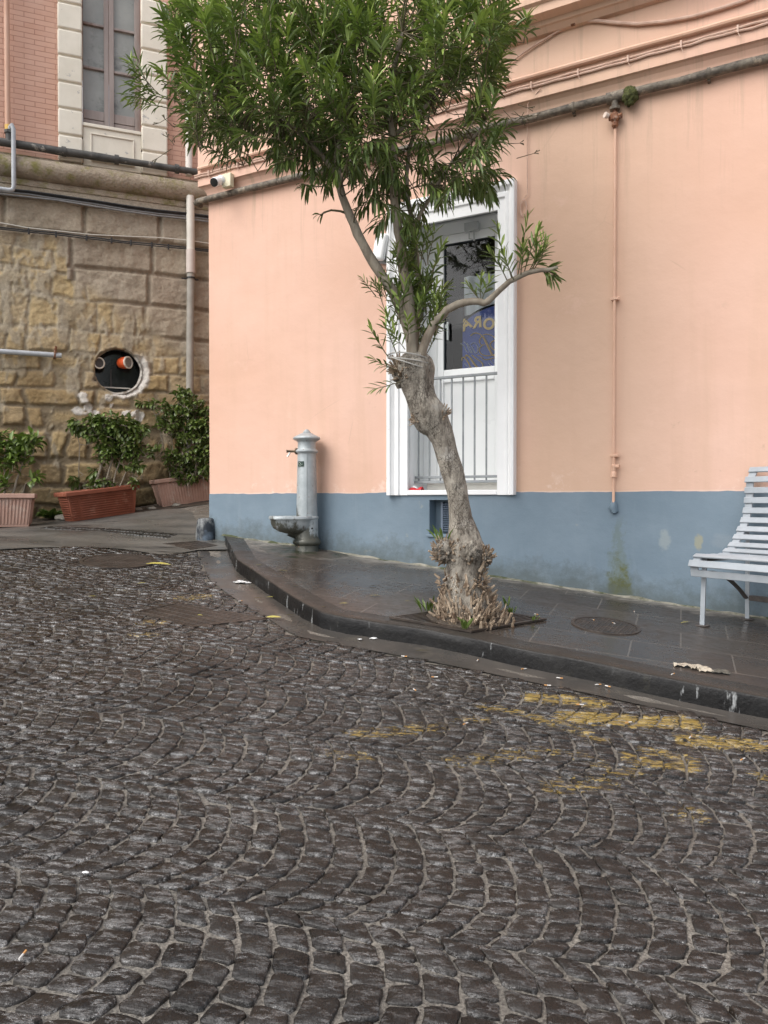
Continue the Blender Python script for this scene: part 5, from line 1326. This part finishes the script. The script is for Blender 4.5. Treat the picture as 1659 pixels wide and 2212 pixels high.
m.tube([onl(-.28 + .5 * i / 8, .62 + .2 * math.sin(i * .75)) for i in range(9)], .0045, 5, flat=.4); m.tube([onl(-.25 + .55 * i / 8, .35 + .1 * math.sin(i * .8 + 2)) for i in range(9)], .004, 5, flat=.4); m.tube([onl(-.4 + .8 * i / 8, .08) for i in range(9)], .003, 5, flat=.4)
m.build('label_emblem', M('pale_green_print', (.35, .45, .38), (.42, .5, .44), 20, .5), ft)
MB().lathe(FB + V((.085, -.13, 0)).normalized() * (150 * FS) * .985 + V((0, 0, (HH - 1600) * FS)), [(.011, -.004), (.011, .004)], 10, V((.085, -.13, 0))).build('bolt_hole', M('black_hole', (.004, .004, .004), (.006, .006, .006), 5, .9), ft)
fm = MB()
def fmound(u, v):
    a = u * 2 * math.pi; r = v * (.52 + .10 * nz(math.cos(a) * 1.4, math.sin(a) * 1.4, 6)); x = FB.x + r * math.cos(a); y = FB.y + r * math.sin(a) * .8
    dwall = (V((x, y, 0)) - V((PW.o.x, PW.o.y, 0))).dot(_n)
    if dwall < .02: x += _n.x * (.02 - dwall); y += _n.y * (.02 - dwall)
    return V((x, y, pav(x, y) + .002 + .022 * (1 - v) ** 1.3 + (.006 * fbm(x, y, 3, 9) if v < .97 else -.006)))
fm.grid(fmound, 40, 10)
tag(fm.build('concrete_mound', M('mossy_wet_concrete', (.05, .042, .034), (.10, .085, .07), 6, .35, 40, .5, .008, c3=(.022, .028, .014), s3=4, m3=(.48, .6)), loc=FB, angle=180), 'low mossy concrete mound under the drinking fountain', 'concrete base')
# ------------------------------------------------------------------ bench
BB = on_pav(1614, 1337); BF = on_pav(1517, 1351); BF0 = V((BF.x, BF.y, BB.z)); dx_ = (BF0 - BB).normalized(); LL = V((-dx_.y, dx_.x, 0))
bn = thing('bench', 'pale grey slatted metal bench with curved backrest in front of the blue wall', 'bench', BB)
MW = M('pale_grey_bench_paint', (.31, .345, .375), (.385, .42, .455), 5, .42, 60, .15, .002, c3=(.30, .27, .25), s3=16, m3=(.66, .73))
MD = M('rusty_dark_iron', (.05, .042, .04), (.10, .088, .08), 12, .55, 60, .3, .003)
BFr = Frame(BB, dx_, LL)        # along = towards the front, out = along the bench, up
Efr = Frame(BB + LL * -.035, dx_, LL)
sl_px = [(870, 238), (823, 349), (818, 471), (812, 587), (797, 707), (770, 820), (728, 923), (685, 1016), (630, 1107), (572, 1174), (505, 1224)]
prof_ = [Efr.px(1458 + x * .1855, 972 + y * .1855) for x, y in sl_px]
pf = Efr.px(1458 + 228 * .1855, 972 + 1236 * .1855); pd = Efr.px(1458 + 168 * .1855, 972 + 1320 * .1855); pe = Efr.px(1458 + 180 * .1855, 972 + 1432 * .1855)
last = prof_[-1]
for f_ in (.28, .55, .82): prof_.append((lerp(last[0], pf[0], f_), lerp(last[1], pf[1], f_)))
prof_ += [pf, pd, pe]
print('bench prof', [(round(a, 2), round(b, 2)) for a, b in prof_])
BL = 1.9
nP = len(prof_)
def tangent(i):
    a = prof_[max(0, i - 1)]; b = prof_[min(nP - 1, i + 1)]; t = V((b[0] - a[0], 0, b[1] - a[1])); return t.normalized()
for i, (a, h) in enumerate(prof_):
    t = tangent(i); nx = V((-t.z, 0, t.x)) * 1
    if nx.z < 0 and i > 8: nx = -nx
    if nx.x < 0 and i <= 8: nx = -nx
    wd = .024 if i < nP - 2 else .026
    sf = Frame(BFr(a, 0, h), dx_ * t.x + V((0, 0, t.z)), LL, dx_ * nx.x + V((0, 0, nx.z)))
    m = MB(); m.box(sf, -wd, wd, -.035, BL, 0, .014); m.build('slat', MW, bn, bevel=.004)
for off in (.0, BL - .13):
    m = MB(); q = []
    fine = []
    for (a, b) in zip(prof_, prof_[1:]):
        for j in range(3): fine.append((lerp(a[0], b[0], j / 3), lerp(a[1], b[1], j / 3)))
    fine.append(prof_[-1])
    rows = []
    for i, (a, h) in enumerate(fine):
        p0 = fine[max(0, i - 1)]; p1 = fine[min(len(fine) - 1, i + 1)]; t = V((p1[0] - p0[0], 0, p1[1] - p0[1])).normalized(); nx = V((-t.z, 0, t.x))
        if nx.x + nx.z < 0: nx = -nx
        c = BFr(a, off, h) - (dx_ * nx.x + V((0, 0, nx.z))) * .001; d2 = c - (dx_ * nx.x + V((0, 0, nx.z))) * .012
        rows.append([m.vert(c - LL * .03), m.vert(c + LL * .03), m.vert(d2 + LL * .03), m.vert(d2 - LL * .03)])
    for a, b in zip(rows, rows[1:]):
        for j in range(4): m.face(a[j], a[(j + 1) % 4], b[(j + 1) % 4], b[j])
    m.face(*rows[0]); m.face(*rows[-1]); m.build('side_strap', MW, bn, smooth=False)
    fx = (BF0 - BB).length
    gz0 = pav(*(BFr(fx, off, 0).xy)) - BB.z; gz1 = pav(*(BFr(0, off, 0).xy)) - BB.z
    ft0 = BFr.px(1522, 1243)[0]
    m = MB(); p0, p1 = BFr(fx, off, gz0), BFr(ft0, off, pf[1] - .015)
    m.tube([p0, p1], .033, 4, flat=.6); m.build('leg', MW, bn, smooth=False)
    hb_ = prof_[5][1]; m = MB(); m.tube([BFr(0, off, gz1), BFr(prof_[5][0] * .0, off, hb_ - .12), BFr(prof_[5][0] - .012, off, hb_)], .030, 4, flat=.6); m.build('leg', MW, bn, smooth=False)
    m = MB(); q = []
    for k in range(11):
        f_ = k / 10; q.append(BFr(lerp(ft0 - .05, .02, f_), off, lerp(pe[1] + .0, .17, f_ ** 1.9)))
    m.tube(q, .022, 6, flat=.6); m.build('brace', MD, bn)
    m = MB(); m.tube([BFr(lerp(ft0, 0, k / 4), off, lerp(pf[1], last[1], k / 4) - .025) for k in range(5)], .016, 4); m.build('seat_support', MD, bn, smooth=False)
    m = MB(); m.lathe(BFr(fx, off, gz0 + .001), [(.055, 0), (.05, .006)], 12); m.lathe(BFr(0, off, gz1 + .001), [(.055, 0), (.05, .006)], 12); m.build('foot_plate', MD, bn, smooth=False)
m = MB(); m.box(BFr, -.02, .03, .03, BL - .16, .15, .19); m.build('stretcher', MD, bn, bevel=.003)
# ------------------------------------------------------------------ planters and shrubs
def planter(p0, p1, H, Dp, mat, ribs, label, over=.045, taper=.05):
    ex = (p1 - p0); L = ex.length; ex.normalize(); ey = V((-ex.y, ex.x, 0)).normalized()
    if ey.dot(SW.ey) > 0: ey = -ey          # into the wall side
    ez = ex.cross(ey).normalized(); ez = ez if ez.z > 0 else -ez
    fr = Frame(p0, ex, ey, ez)
    t = thing('planter', label, 'planter', p0, 'terracotta trough planters along the stone wall')
    def pt(a, b, c):    # a along 0..L, b depth 0..Dp, c height; walls lean outward
        k = c / H * taper
        return fr(a + (a / L * 2 - 1) * k, b + (b / Dp * 2 - 1) * k, c)
    class TF:
        def __call__(s, a, b, c): return pt(a, b, c)
    tf = TF(); m = MB(); w = .03
    m.box(tf, 0, L, 0, w, 0, H - .06); m.box(tf, 0, L, Dp - w, Dp, 0, H - .06); m.box(tf, 0, w, w, Dp - w, 0, H - .06); m.box(tf, L - w, L, w, Dp - w, 0, H - .06); m.box(tf, w, L - w, w, Dp - w, .0, .03)
    if ribs == 'v':
        n = int(L / .038)
        for i in range(n):
            a = .03 + (L - .06) * i / (n - 1); m.box(tf, a - .010, a + .010, -.011, -.0005, .035, H - .075)
        n = int(Dp / .045)
        for i in range(n):
            b = .04 + (Dp - .08) * i / max(1, n - 1); m.box(tf, -.011, -.0005, b - .01, b + .01, .035, H - .075); m.box(tf, L + .0005, L + .011, b - .01, b + .01, .035, H - .075)
    else:
        for i in range(9):
            c = .05 + (H - .15) * i / 8; m.box(tf, .14, L - .05, -.010, -.0005, c - .007, c + .007); m.box(tf, .02, .11, -.010, -.0005, c - .007, c + .007); m.box(tf, -.010, -.0005, .03, Dp - .03, c - .007, c + .007)
    m.build('trough', mat, t, bevel=.004, seg=1)
    m = MB(); e = .03 + taper
    m.box(fr, -e, L + e, -e, .02 - taper * .2, H - .06, H); m.box(fr, -e, L + e, Dp - .02 + taper * .2, Dp + e, H - .06, H); m.box(fr, -e, .02, .021, Dp - .021, H - .06, H); m.box(fr, L - .02, L + e, .021, Dp - .021, H - .06, H)
    m.build('rim', mat, t, bevel=.01)
    m = MB(); m.grid(lambda u, v: fr(lerp(.01, L - .01, u), lerp(.01, Dp - .01, v), H - .05 + .02 * nz(u * 6, v * 4)), 14, 6); m.build('soil', MAT['soil'], t)
    return fr, L, H, Dp
TC1 = M('faded_pink_terracotta', (.42, .26, .20), (.54, .35, .28), 4, .8, 40, .3, .004, c3=(.56, .45, .38), s3=5)
TC2 = M('red_brown_terracotta', (.21, .062, .032), (.27, .085, .046), 5, .65, 40, .25, .004, c3=(.36, .17, .11), s3=7)
_q = on_street(62, 1138); _q0 = _q - _st * 1.0; _q0.z = street(_q0.x, _q0.y) + .02
A1 = planter(_q0, _q, .42, .42, TC1, 'v', 'faded pink fluted trough, nearest to the left of the photo')
A2 = planter(on_street(158, 1127), on_street(292, 1108), .40, .28, TC2, 'h', 'red-brown terracotta trough with horizontal grooves')
_q = on_street(352, 1097); _d = _st.copy(); _d.rotate(Matrix.Rotation(math.radians(4), 3, 'Z')); _q1 = _q + _d * 1.1; _q1.z = street(_q1.x, _q1.y) + .01
A3 = planter(_q, _q1, .42, .40, TC1, 'v', 'faded pink fluted trough partly hidden behind the house corner')
def shrub(label, loc, dep, stems, clusters, ll, lw, tint, young, nl, droop=.5, den=1.0, name='shrub', L0=.2):
    t = thing(name, label, 'shrub', loc, 'shrubs in the trough planters')
    lf = MB(); st = MB(); ends = []
    for pts, r in stems:
        q = [P(x, y, dep + o) for x, y, o in pts]; z = [q[0]]
        for a, b in zip(q, q[1:]): z += [a.lerp(b, .5) + rv() * .012, b]
        st.tube(z, [r * (1 - .55 * i / (len(z) - 1)) for i in range(len(z))], 6); ends += z[1:]
    for cx, cy, rx, ry in clusters:
        n = max(2, int(rx * ry / 62 * den))
        for i in range(n):
            while 1:
                u, v, w_ = rl_.uniform(-1, 1), rl_.uniform(-1, 1), rl_.uniform(-1, 1)
                if u * u + v * v + w_ * w_ < 1: break
            e = P(cx + u * rx, cy + v * ry, dep + w_ * .16); d = (rv() + V((0, -.15, .55))).normalized(); L = L0 * rl_.uniform(.7, 1.2); b = e - d * L * .6
            shoot(lf, st, b, d, L, nl, ll, lw, droop, young * (rl_.random() < .5), 'oval', .0035, .1, 1.1, tint)
            nd = min(ends, key=lambda k: (k - b).length_squared); 
            if (nd - b).length < 1.0: st.tube([nd, nd.lerp(b, .5) + rv() * .02, b], [.006, .005, .004], 4, cap=False)
    lf.build('foliage', MAT['shrub'], t, angle=180); st.build('stems', MAT['twig'], t)
    return t
D1 = 10.4
shrub('light green broad-leaved shrub in the leftmost pink trough', P(10, 1068, D1), D1, [([(25, 1072, 0), (35, 1040, 0), (50, 1000, 0), (60, 960, -.05)], .018), ([(10, 1072, 0), (12, 1030, 0), (10, 990, 0), (15, 950, 0)], .016), ([(45, 1072, .05), (55, 1045, 0), (68, 1035, 0)], .009), ([(-40, 1072, 0), (-35, 1010, 0), (-40, 950, 0)], .016)],
      [(15, 955, 34, 18), (55, 962, 34, 20), (75, 950, 20, 14), (20, 990, 30, 20), (45, 985, 26, 16), (68, 1038, 18, 9), (8, 1040, 18, 14), (-40, 970, 50, 40)], .16, .058, .60, .55, 9, .5, .75)
D2 = 10.72
shrub('dark green bushy shrub with bare stems in the red-brown trough', P(225, 1060, D2), D2 + .08,
      [([(205, 1068, 0), (208, 1040, 0), (218, 1010, 0), (225, 975, 0), (215, 940, 0), (235, 900, 0)], .020), ([(222, 1065, .05), (232, 1030, 0), (245, 990, 0), (255, 950, 0), (270, 920, 0)], .015), ([(240, 1063, 0), (250, 1020, 0), (262, 985, 0), (290, 950, 0)], .013), ([(172, 1070, 0), (170, 1020, 0), (172, 960, 0), (165, 930, 0), (150, 930, 0)], .008), ([(255, 1060, 0), (272, 1020, 0), (285, 990, 0)], .010), ([(178, 1070, 0), (182, 1050, 0), (188, 1040, 0)], .006), ([(262, 1058, 0), (282, 1040, 0), (288, 1020, 0)], .006)],
      [(235, 905, 34, 12), (195, 920, 45, 16), (245, 925, 60, 20), (290, 930, 34, 16), (215, 945, 40, 18), (255, 960, 42, 24), (240, 985, 36, 20), (285, 970, 26, 30), (290, 1005, 14, 18), (165, 925, 22, 8), (178, 1042, 16, 10), (196, 1048, 10, 10), (287, 1035, 8, 16), (222, 1045, 12, 10), (205, 1020, 8, 10)], .105, .05, .25, .42, 10, .8, 1.35)
D3 = 11.3
shrub('dark green tall shrub behind the house corner in the half-hidden trough', P(400, 1035, D3), D3,
      [([(372, 1045, 0), (360, 1000, 0), (350, 950, 0), (340, 910, 0), (330, 885, 0)], .012), ([(395, 1040, 0), (392, 1000, 0), (400, 950, 0), (395, 900, 0), (400, 860, 0)], .015), ([(420, 1040, 0), (425, 990, 0), (420, 930, 0), (425, 880, 0)], .014), ([(440, 1035, 0), (445, 980, 0), (440, 900, 0)], .012), ([(385, 1040, 0), (375, 990, 0), (370, 940, 0), (375, 900, 0)], .010)],
      [(395, 855, 22, 18), (415, 870, 30, 22), (318, 876, 28, 8), (355, 885, 30, 10), (395, 895, 40, 18), (430, 905, 28, 30), (345, 908, 22, 9), (375, 925, 24, 18), (415, 940, 34, 30), (440, 965, 22, 40), (400, 985, 30, 28), (430, 1010, 30, 26), (335, 963, 16, 8), (330, 975, 6, 14), (375, 1020, 22, 14), (400, 1030, 24, 16), (450, 930, 30, 60), (362, 990, 12, 14)], .10, .047, .24, .35, 10, .8, 1.3)
# ------------------------------------------------------------------ weeds
def weed(p, n, L, W, tint, label, spread=.9, shape='oval'):
    lf = MB()
    for i in range(n):
        a = rl_.uniform(0, 6.28); d = V((math.cos(a) * spread * rl_.uniform(.2, 1), math.sin(a) * spread * rl_.uniform(.2, 1), 1)); b = p + V((math.cos(a), math.sin(a), 0)) * rl_.uniform(0, L * .5)
        leaf(lf, b, d, L * rl_.uniform(.6, 1.1), W * rl_.uniform(.7, 1.2), .4, tint + rl_.uniform(-.15, .15), shape)
    tag(lf.build('weed', MAT['shrub'], loc=p, angle=180), label, 'weed', 'weeds')
_a = SW.px(112, 1110, .3)[0]; _w = SW(_a, .3, 0); _w.z = street(_w.x, _w.y) + .04
weed(_w, 110, .17, .075, .55, 'green weed clump at the wall foot between two terracotta troughs', 1.5)
for x, y, n, L, W, lab in ((924, 1325, 14, .15, .02, 'upright lime sprouts at the left of the oleander base'), (986, 1322, 10, .16, .022, 'lime sprout in front of the oleander trunk'), (1006, 1362, 9, .10, .022, 'small leafy seedling at the near corner of the tree grate'), (1106, 1329, 16, .06, .012, 'grassy tuft right of the oleander stubs'), (1097, 1315, 9, .09, .016, 'thin lime sprout behind the right of the stubs'), (1152, 1345, 6, .06, .013, 'tiny seedling near the right tip of the grate')):
    p = on_pav(x, y); weed(p + V((0, 0, .015)), n, L, W, .62, lab, .55, 'lance')
p = P(958, 1165, TD - .1); weed(p, 9, .12, .016, .85, 'lime sprouts growing from the lower burl of the trunk', .5, 'lance')
# earth verge along the wall foot
ev = MB()
def verge(u, v):
    a = lerp(-3, 5, u); o = lerp(-.1, .75 + .12 * nz(a * 1.3, 2), v); p = SW(a, o, 0); p.z = street(p.x, p.y) + .004 + (.045 * (1 - v) ** 1.2 + .02 * fbm(p.x, p.y, 0, 5)) * (1 if v < .99 else -.3); return p
ev.grid(verge, 130, 14); structure(ev.build('verge', MAT['soil'], angle=180))
for i, (x, y, r) in enumerate(((138, 1125, .10), (252, 1113, .04), (330, 1098, .05), (385, 1092, .05), (300, 1104, .06), (262, 1112, .035))):
    p = SW(SW.px(x, y, .6)[0], .55 - .03 * i, 0); p.z = street(p.x, p.y) + .01; m = MB(); blob(m, p + V((0, 0, r * .2)), (r * 1.3, r, r * .55), .5, 1.5, 3)
    lab = ['pale angular stone beside the weed clump', 'small stone under the near end of the red-brown trough', 'flat stone left of the half-hidden trough', 'flat stone under the half-hidden trough', 'mossy stone right of the red-brown trough', 'tiny stone at the right end of the red-brown trough'][i]
    tag(m.build('stone', M('verge_stone', (.16, .15, .12), (.30, .28, .24), 9, .85), loc=p), lab, 'stone', 'stones on the verge')
# stone drainage strip across the lane
ds = MB(); a, b = on_street(95, 1141), on_street(372, 1160)
for i in range(40):
    for j in range(2):
        f0, f1 = (i + .06) / 40, (i + .94) / 40; p0 = a.lerp(b, f0); p1 = a.lerp(b, f1); n_ = V((-(b - a).y, (b - a).x, 0)).normalized()
        o0 = (j - 1) * .12 + .008 + .02 * nz(i * .3, 1); o1 = o0 + .105
        q = [p0 + n_ * o0, p1 + n_ * o0, p1 + n_ * o1, p0 + n_ * o1]; h = .014 + .008 * nz(i * 1.7, j * 4)
        q2 = []
        c = sum(q, V()) / 4
        lo_ = [ds.vert((p.x, p.y, street(p.x, p.y) - .01)) for p in q]; hi = [ds.vert((p.lerp(c, .12).x, p.lerp(c, .12).y, street(p.x, p.y) + h)) for p in q]
        ds.face(*hi)
        for k in range(4): ds.face(lo_[k], lo_[(k + 1) % 4], hi[(k + 1) % 4], hi[k])
o = ds.build('drain_strip', M('dark_wet_setts', (.018, .018, .017), (.05, .048, .044), 9, .35, 40, .5, .006)); o['kind'] = 'structure'
# ------------------------------------------------------------------ covers
def m_cover(kind, sc):
    t = NT('iron_cover_' + kind); w = t.n.new('ShaderNodeTexWave'); co = t.map((1, 1, 1), (0, 0, .5)); t.link(co, w.inputs[0]); w.inputs['Scale'].default_value = sc
    w2 = t.n.new('ShaderNodeTexWave'); w2.bands_direction = 'Y'; t.link(co, w2.inputs[0]); w2.inputs['Scale'].default_value = sc * .6
    h = t.math('MAXIMUM', t.math('POWER', w.outputs['Fac'], 2), t.math('POWER', w2.outputs['Fac'], 3))
    c = t.mix(t.rng(t.noise(6, 5), .35, .65), (.026, .021, .018), (.06, .046, .036)); c = t.mix(t.rng(h, .3, .7, .6, 0), c, (.02, .016, .013)); c = t.mix(t.rng(t.noise(30, 4), .6, .75, 0, .6), c, (.10, .085, .07))
    return t.done(c, t.rng(t.noise(5, 4), .3, .7, .3, .55), t.bump(h, .8, .012))
MCV = m_cover('ribbed', 6.5); MCR = m_cover('studded', 9)
def rectcover(name, quad, lab, hgt, frame=.06, m=MCV):
    t = thing(name, lab, 'manhole cover', quad[0], 'iron covers in the street')
    c = sum(quad, V()) / 4
    def ring(k, h): return [V((p.lerp(c, k).x, p.lerp(c, k).y, street(p.lerp(c, k).x, p.lerp(c, k).y) + h)) for p in quad]
    mb = MB(); o_ = ring(0, hgt - .02); o2 = ring(0, hgt); i1 = ring(frame, hgt); i2 = ring(frame, hgt - .012)
    vs = [[mb.vert(p) for p in r] for r in (o_, o2, i1, i2)]
    for a, b in zip(vs, vs[1:]):
        for k in range(4): mb.face(a[k], a[(k + 1) % 4], b[(k + 1) % 4], b[k])
    mb.build('frame', MAT['iron'], t, smooth=False)
    mb = MB(); r = ring(frame + .015, hgt - .003); r0 = ring(frame + .015, hgt - .02); mb.poly(r); 
    v0 = [mb.vert(p) for p in r0]; v1 = [mb.vert(p) for p in r]
    for k in range(4): mb.face(v0[k], v0[(k + 1) % 4], v1[(k + 1) % 4], v1[k])
    mb.build('lid', m, t, smooth=False); return t
rectcover('manhole_cover', COVER['square'], 'large diamond-lying ribbed iron cover in the cobbles beside the gutter', .008)
rectcover('drain_cover', COVER['corner'], 'iron cover in the lane beside the corner guard stone', .016)
def roundcover(p, rx, lab, surf, n=40):
    t = thing('manhole_cover', lab, 'manhole cover', p, 'iron covers in the street')
    def ringp(r, h): return [V((p.x + r * math.cos(2 * math.pi * k / n), p.y + r * math.sin(2 * math.pi * k / n), surf(p.x + r * math.cos(2 * math.pi * k / n), p.y + r * math.sin(2 * math.pi * k / n)) + h)) for k in range(n)]
    mb = MB(); vs = [[mb.vert(q) for q in ringp(r, h)] for r, h in ((rx, -.004), (rx, .007), (rx * .90, .007), (rx * .90, -.004))]
    for a, b in zip(vs, vs[1:]):
        for k in range(n): mb.face(a[k], a[(k + 1) % n], b[(k + 1) % n], b[k])
    mb.build('frame', MAT['iron'], t, smooth=False)
    mb = MB(); mb.poly(ringp(rx * .885, .0045)); mb.build('lid', MCR, t, smooth=False)
rc = on_street(256, 1214); roundcover(rc, .36, 'round studded iron cover in the cobbles near the lane', lambda x, y: street(x, y) + .008)
fillr = MB(); fillr.poly([p + V((0, 0, .001)) for p in COVER['round']]); structure(fillr.build('cover_surround', MAT['asphalt'], smooth=False))
pc_ = on_pav(1308, 1352); roundcover(pc_, .245, 'round iron cover in the pavement between oleander and bench', pav)
# ------------------------------------------------------------------ litter
def surf_at(x, y, s):
    p = on_pav(x, y) if s == 'p' else on_street(x, y); p = p.copy()
    p.z = (pav(p.x, p.y) + .001) if s == 'p' else street(p.x, p.y) + (.013 if s == 's' else .004)
    return p

b0 = thing('cigarette_butt', 'cigarette butt lying on wet ground', 'cigarette butt', (0, 0, 0), 'cigarette butts on the ground')
MB().tube([V((-.022, 0, .003)), V((.0, 0, .003))], .003, 8).build('paper', M('butt_paper', (.62, .60, .57), (.70, .68, .65), 20, .8), b0)
MB().tube([V((.0003, 0, .003)), V((.017, 0, .003))], .0032, 8).build('filter', M('butt_filter', (.52, .25, .08), (.60, .32, .12), 40, .7), b0)
BT = [(1210, 1467, 'g'), (1293, 1481, 'g'), (1314, 1485, 'g'), (1282, 1340, 'p'), (1454, 1457, 'p'), (1032, 1428, 'g'), (1131, 1447, 'g'), (874, 1423, 's'), (1182, 1486, 's'), (938, 1468, 's'), (896, 1496, 's'), (1159, 1328, 'p'), (50, 2074, 's'), (1005, 1570, 's'), (1492, 1598, 's'), (1604, 1647, 's'), (1252, 1528, 's'), (1357, 1567, 's'), (1370, 1322, 'p'), (1325, 1347, 'p'), (520, 1300, 'g')]
for i, (x, y, s) in enumerate(BT):
    p = surf_at(x, y, s); r = (0, 0, rl_.uniform(0, 6.28))
    if i == 0: b0.location = p; b0.rotation_euler = r
    else: copy_thing(b0, p, rot=r)
def m_fall():
    return M('yellowed_leaf', (.33, .29, .05), (.42, .38, .11), 20, .5, c3=(.26, .15, .04), s3=14)
MLF = m_fall()
FL = [(343, 1222, 's', .26), (306, 1264, 's', .10), (263, 1280, 's', .13), (199, 1293, 's', .09), (414, 1242, 's', .11), (171, 1363, 's', .09), (559, 1294, 'g', .12), (584, 1292, 'g', .11), (590, 1338, 's', .17), (627, 1331, 'g', .12), (610, 1234, 'p', .14), (639, 1267, 'p', .08), (744, 1305, 'p', .10), (809, 1288, 'p', .12), (805, 1267, 'p', .10), (911, 1408, 'g', .13), (432, 1334, 's', .06), (700, 1312, 'p', .05), (560, 1222, 'p', .08), (880, 1300, 'p', .06), (1480, 1346, 'p', .12), (240, 1405, 's', .09), (975, 1339, 'p', .10)]
for i, (x, y, s, L) in enumerate(FL):
    L *= .95 if i == 0 else .72
    lf = MB(); a = rl_.uniform(-.5, .5) + (math.pi if rl_.random() < .5 else 0)
    p = surf_at(x, y, s); leaf(lf, V((-L / 2 * math.cos(a), -L / 2 * math.sin(a), .006)), V((math.cos(a), math.sin(a), .12)), L, L * .2, .12, .5, 'lance', .12)
    for k in range(len(lf.v)): lf.v[k] = lf.v[k] + p
    o = lf.build('fallen_leaf', MLF, loc=p, angle=180)
    tag(o, 'largest yellow fallen leaf, beside the round street cover' if i == 0 else 'narrow yellow fallen leaf on wet ground', 'leaf', 'fallen leaves')
def crumple(p, r, m, lab, name, cat, s=2.2, flat=.4):
    mb = MB(); bmx = bmesh.new(); bmesh.ops.create_icosphere(bmx, subdivisions=3, radius=1)
    for v in bmx.verts:
        k = 1 + .9 * noise.noise(v.co * s + p * 3) ; mb.vert(p + V((v.co.x * r * 1.3, v.co.y * r, max(-.1, v.co.z) * r * flat)) * k)
    for fc in bmx.faces: mb.face(*[v.index for v in fc.verts])
    bmx.free(); tag(mb.build(name, m, loc=p, smooth=False), lab, cat)
PAP = M('white_tissue', (.68, .68, .67), (.76, .76, .75), 20, .8)
crumple(surf_at(518, 1258, 'g'), .035, PAP, 'crumpled white tissue in the gutter below the fountain', 'tissue', 'tissue')
crumple(surf_at(535, 1260, 'g'), .02, PAP, 'small white scrap right of the tissue in the gutter', 'paper_scrap', 'paper')
crumple(surf_at(807, 1380, 'g'), .016, PAP, 'white paper scrap in the gutter at the kerb bend', 'paper_scrap', 'paper')
crumple(surf_at(185, 1893, 's'), .007, PAP, 'tiny white scrap on the near left cobbles', 'paper_scrap', 'paper')
crumple(surf_at(778, 1382, 'g'), .010, PAP, 'flat white flake left of the scrap at the kerb bend', 'paper_scrap', 'paper')
CB = M('soggy_beige_paper', (.36, .31, .24), (.46, .41, .33), 12, .8, c3=(.14, .10, .07), s3=20)
t = thing('crushed_packet', 'crushed soggy beige packet near the kerb below the bench', 'litter', surf_at(1512, 1446, 'p'))
c = surf_at(1512, 1446, 'p'); fr = Frame(c, V((1, -.12, -.05)).normalized(), V((.12, 1, .1)).normalized())
for k, (a0, a1, b0_, b1, h, rz) in enumerate(((-.15, .0, .0, .07, .018, .3), (-.02, .07, -.06, .03, .02, -.15), (.05, .16, -.07, .0, .012, .1), (-.06, .0, -.03, .03, .026, .5))):
    m = MB(); m.grid(lambda u, v: fr(lerp(a0, a1, u) + rz * .03 * v, lerp(b0_, b1, v), .004 + h * abs(noise.noise(V((u * 3 + k, v * 3, k)))) * 1.6), 9, 7)
    m.build('flap', CB if k != 2 else M('dark_torn_card', (.05, .05, .04), (.12, .11, .09), 20, .7), t)
t = thing('snack_packet', 'crumpled red packet lying on the white door sill', 'litter', PW(sL + .06, -.04, ZB + .03))
m = MB(); fr = Frame(PW(*PW.px(898, 1055, -.03)[:1], -.04, ZB + .031), PW.ex, PW.ey)
m.grid(lambda u, v: fr(lerp(-.07, .07, u), lerp(-.04, .04, v), .002 + .03 * math.sin(math.pi * v) * (.5 + .6 * abs(math.sin(u * 5)))), 14, 7); m.build('wrapper', M('red_wrapper', (.55, .02, .03), (.65, .04, .05), 30, .3), t)
m = MB(); m.grid(lambda u, v: fr(lerp(-.03, .02, u), lerp(-.025, .025, v), .006 + .034 * math.sin(math.pi * (.2 + .6 * v)) * (.5 + .6 * abs(math.sin((.28 + u * .36) * 5)))), 8, 6); m.build('label_patch', M('white_label', (.7, .68, .68), (.76, .74, .74), 10, .4), t)
# ------------------------------------------------------------------ light
w = bpy.data.worlds.new("World"); SC.world = w; w.use_nodes = True; nt = w.node_tree
bg = nt.nodes['Background']; sky = nt.nodes.new('ShaderNodeTexSky'); sky.sky_type = 'NISHITA'; sky.sun_disc = False
SUN_E, SUN_A = math.radians(50), math.radians(234)     # elevation, direction the light comes from (clockwise from +Y)
sky.sun_elevation = SUN_E; sky.sun_rotation = SUN_A; sky.air_density = 1.0; sky.dust_density = 4.0; sky.ozone_density = 1.0
hs = nt.nodes.new('ShaderNodeHueSaturation'); hs.inputs['Saturation'].default_value = .36
nt.links.new(sky.outputs[0], hs.inputs['Color']); nt.links.new(hs.outputs[0], bg.inputs['Color']); bg.inputs['Strength'].default_value = .15
sl = bpy.data.lights.new('sun', 'SUN'); sl.energy = 0.6; sl.angle = math.radians(75); sl.color = (1, .97, .93)
so = bpy.data.objects.new('sun', sl); COL.objects.link(so)
dv = V((math.sin(SUN_A) * math.cos(SUN_E), math.cos(SUN_A) * math.cos(SUN_E), math.sin(SUN_E)))
so.rotation_euler = (-dv).to_track_quat('-Z', 'Y').to_euler(); so.location = (0, -5, 15)
SC.view_settings.view_transform = 'Standard'; SC.view_settings.look = 'None'; SC.view_settings.gamma = 1; SC.view_settings.exposure = EXPO if 'EXPO' in globals() else 0.86
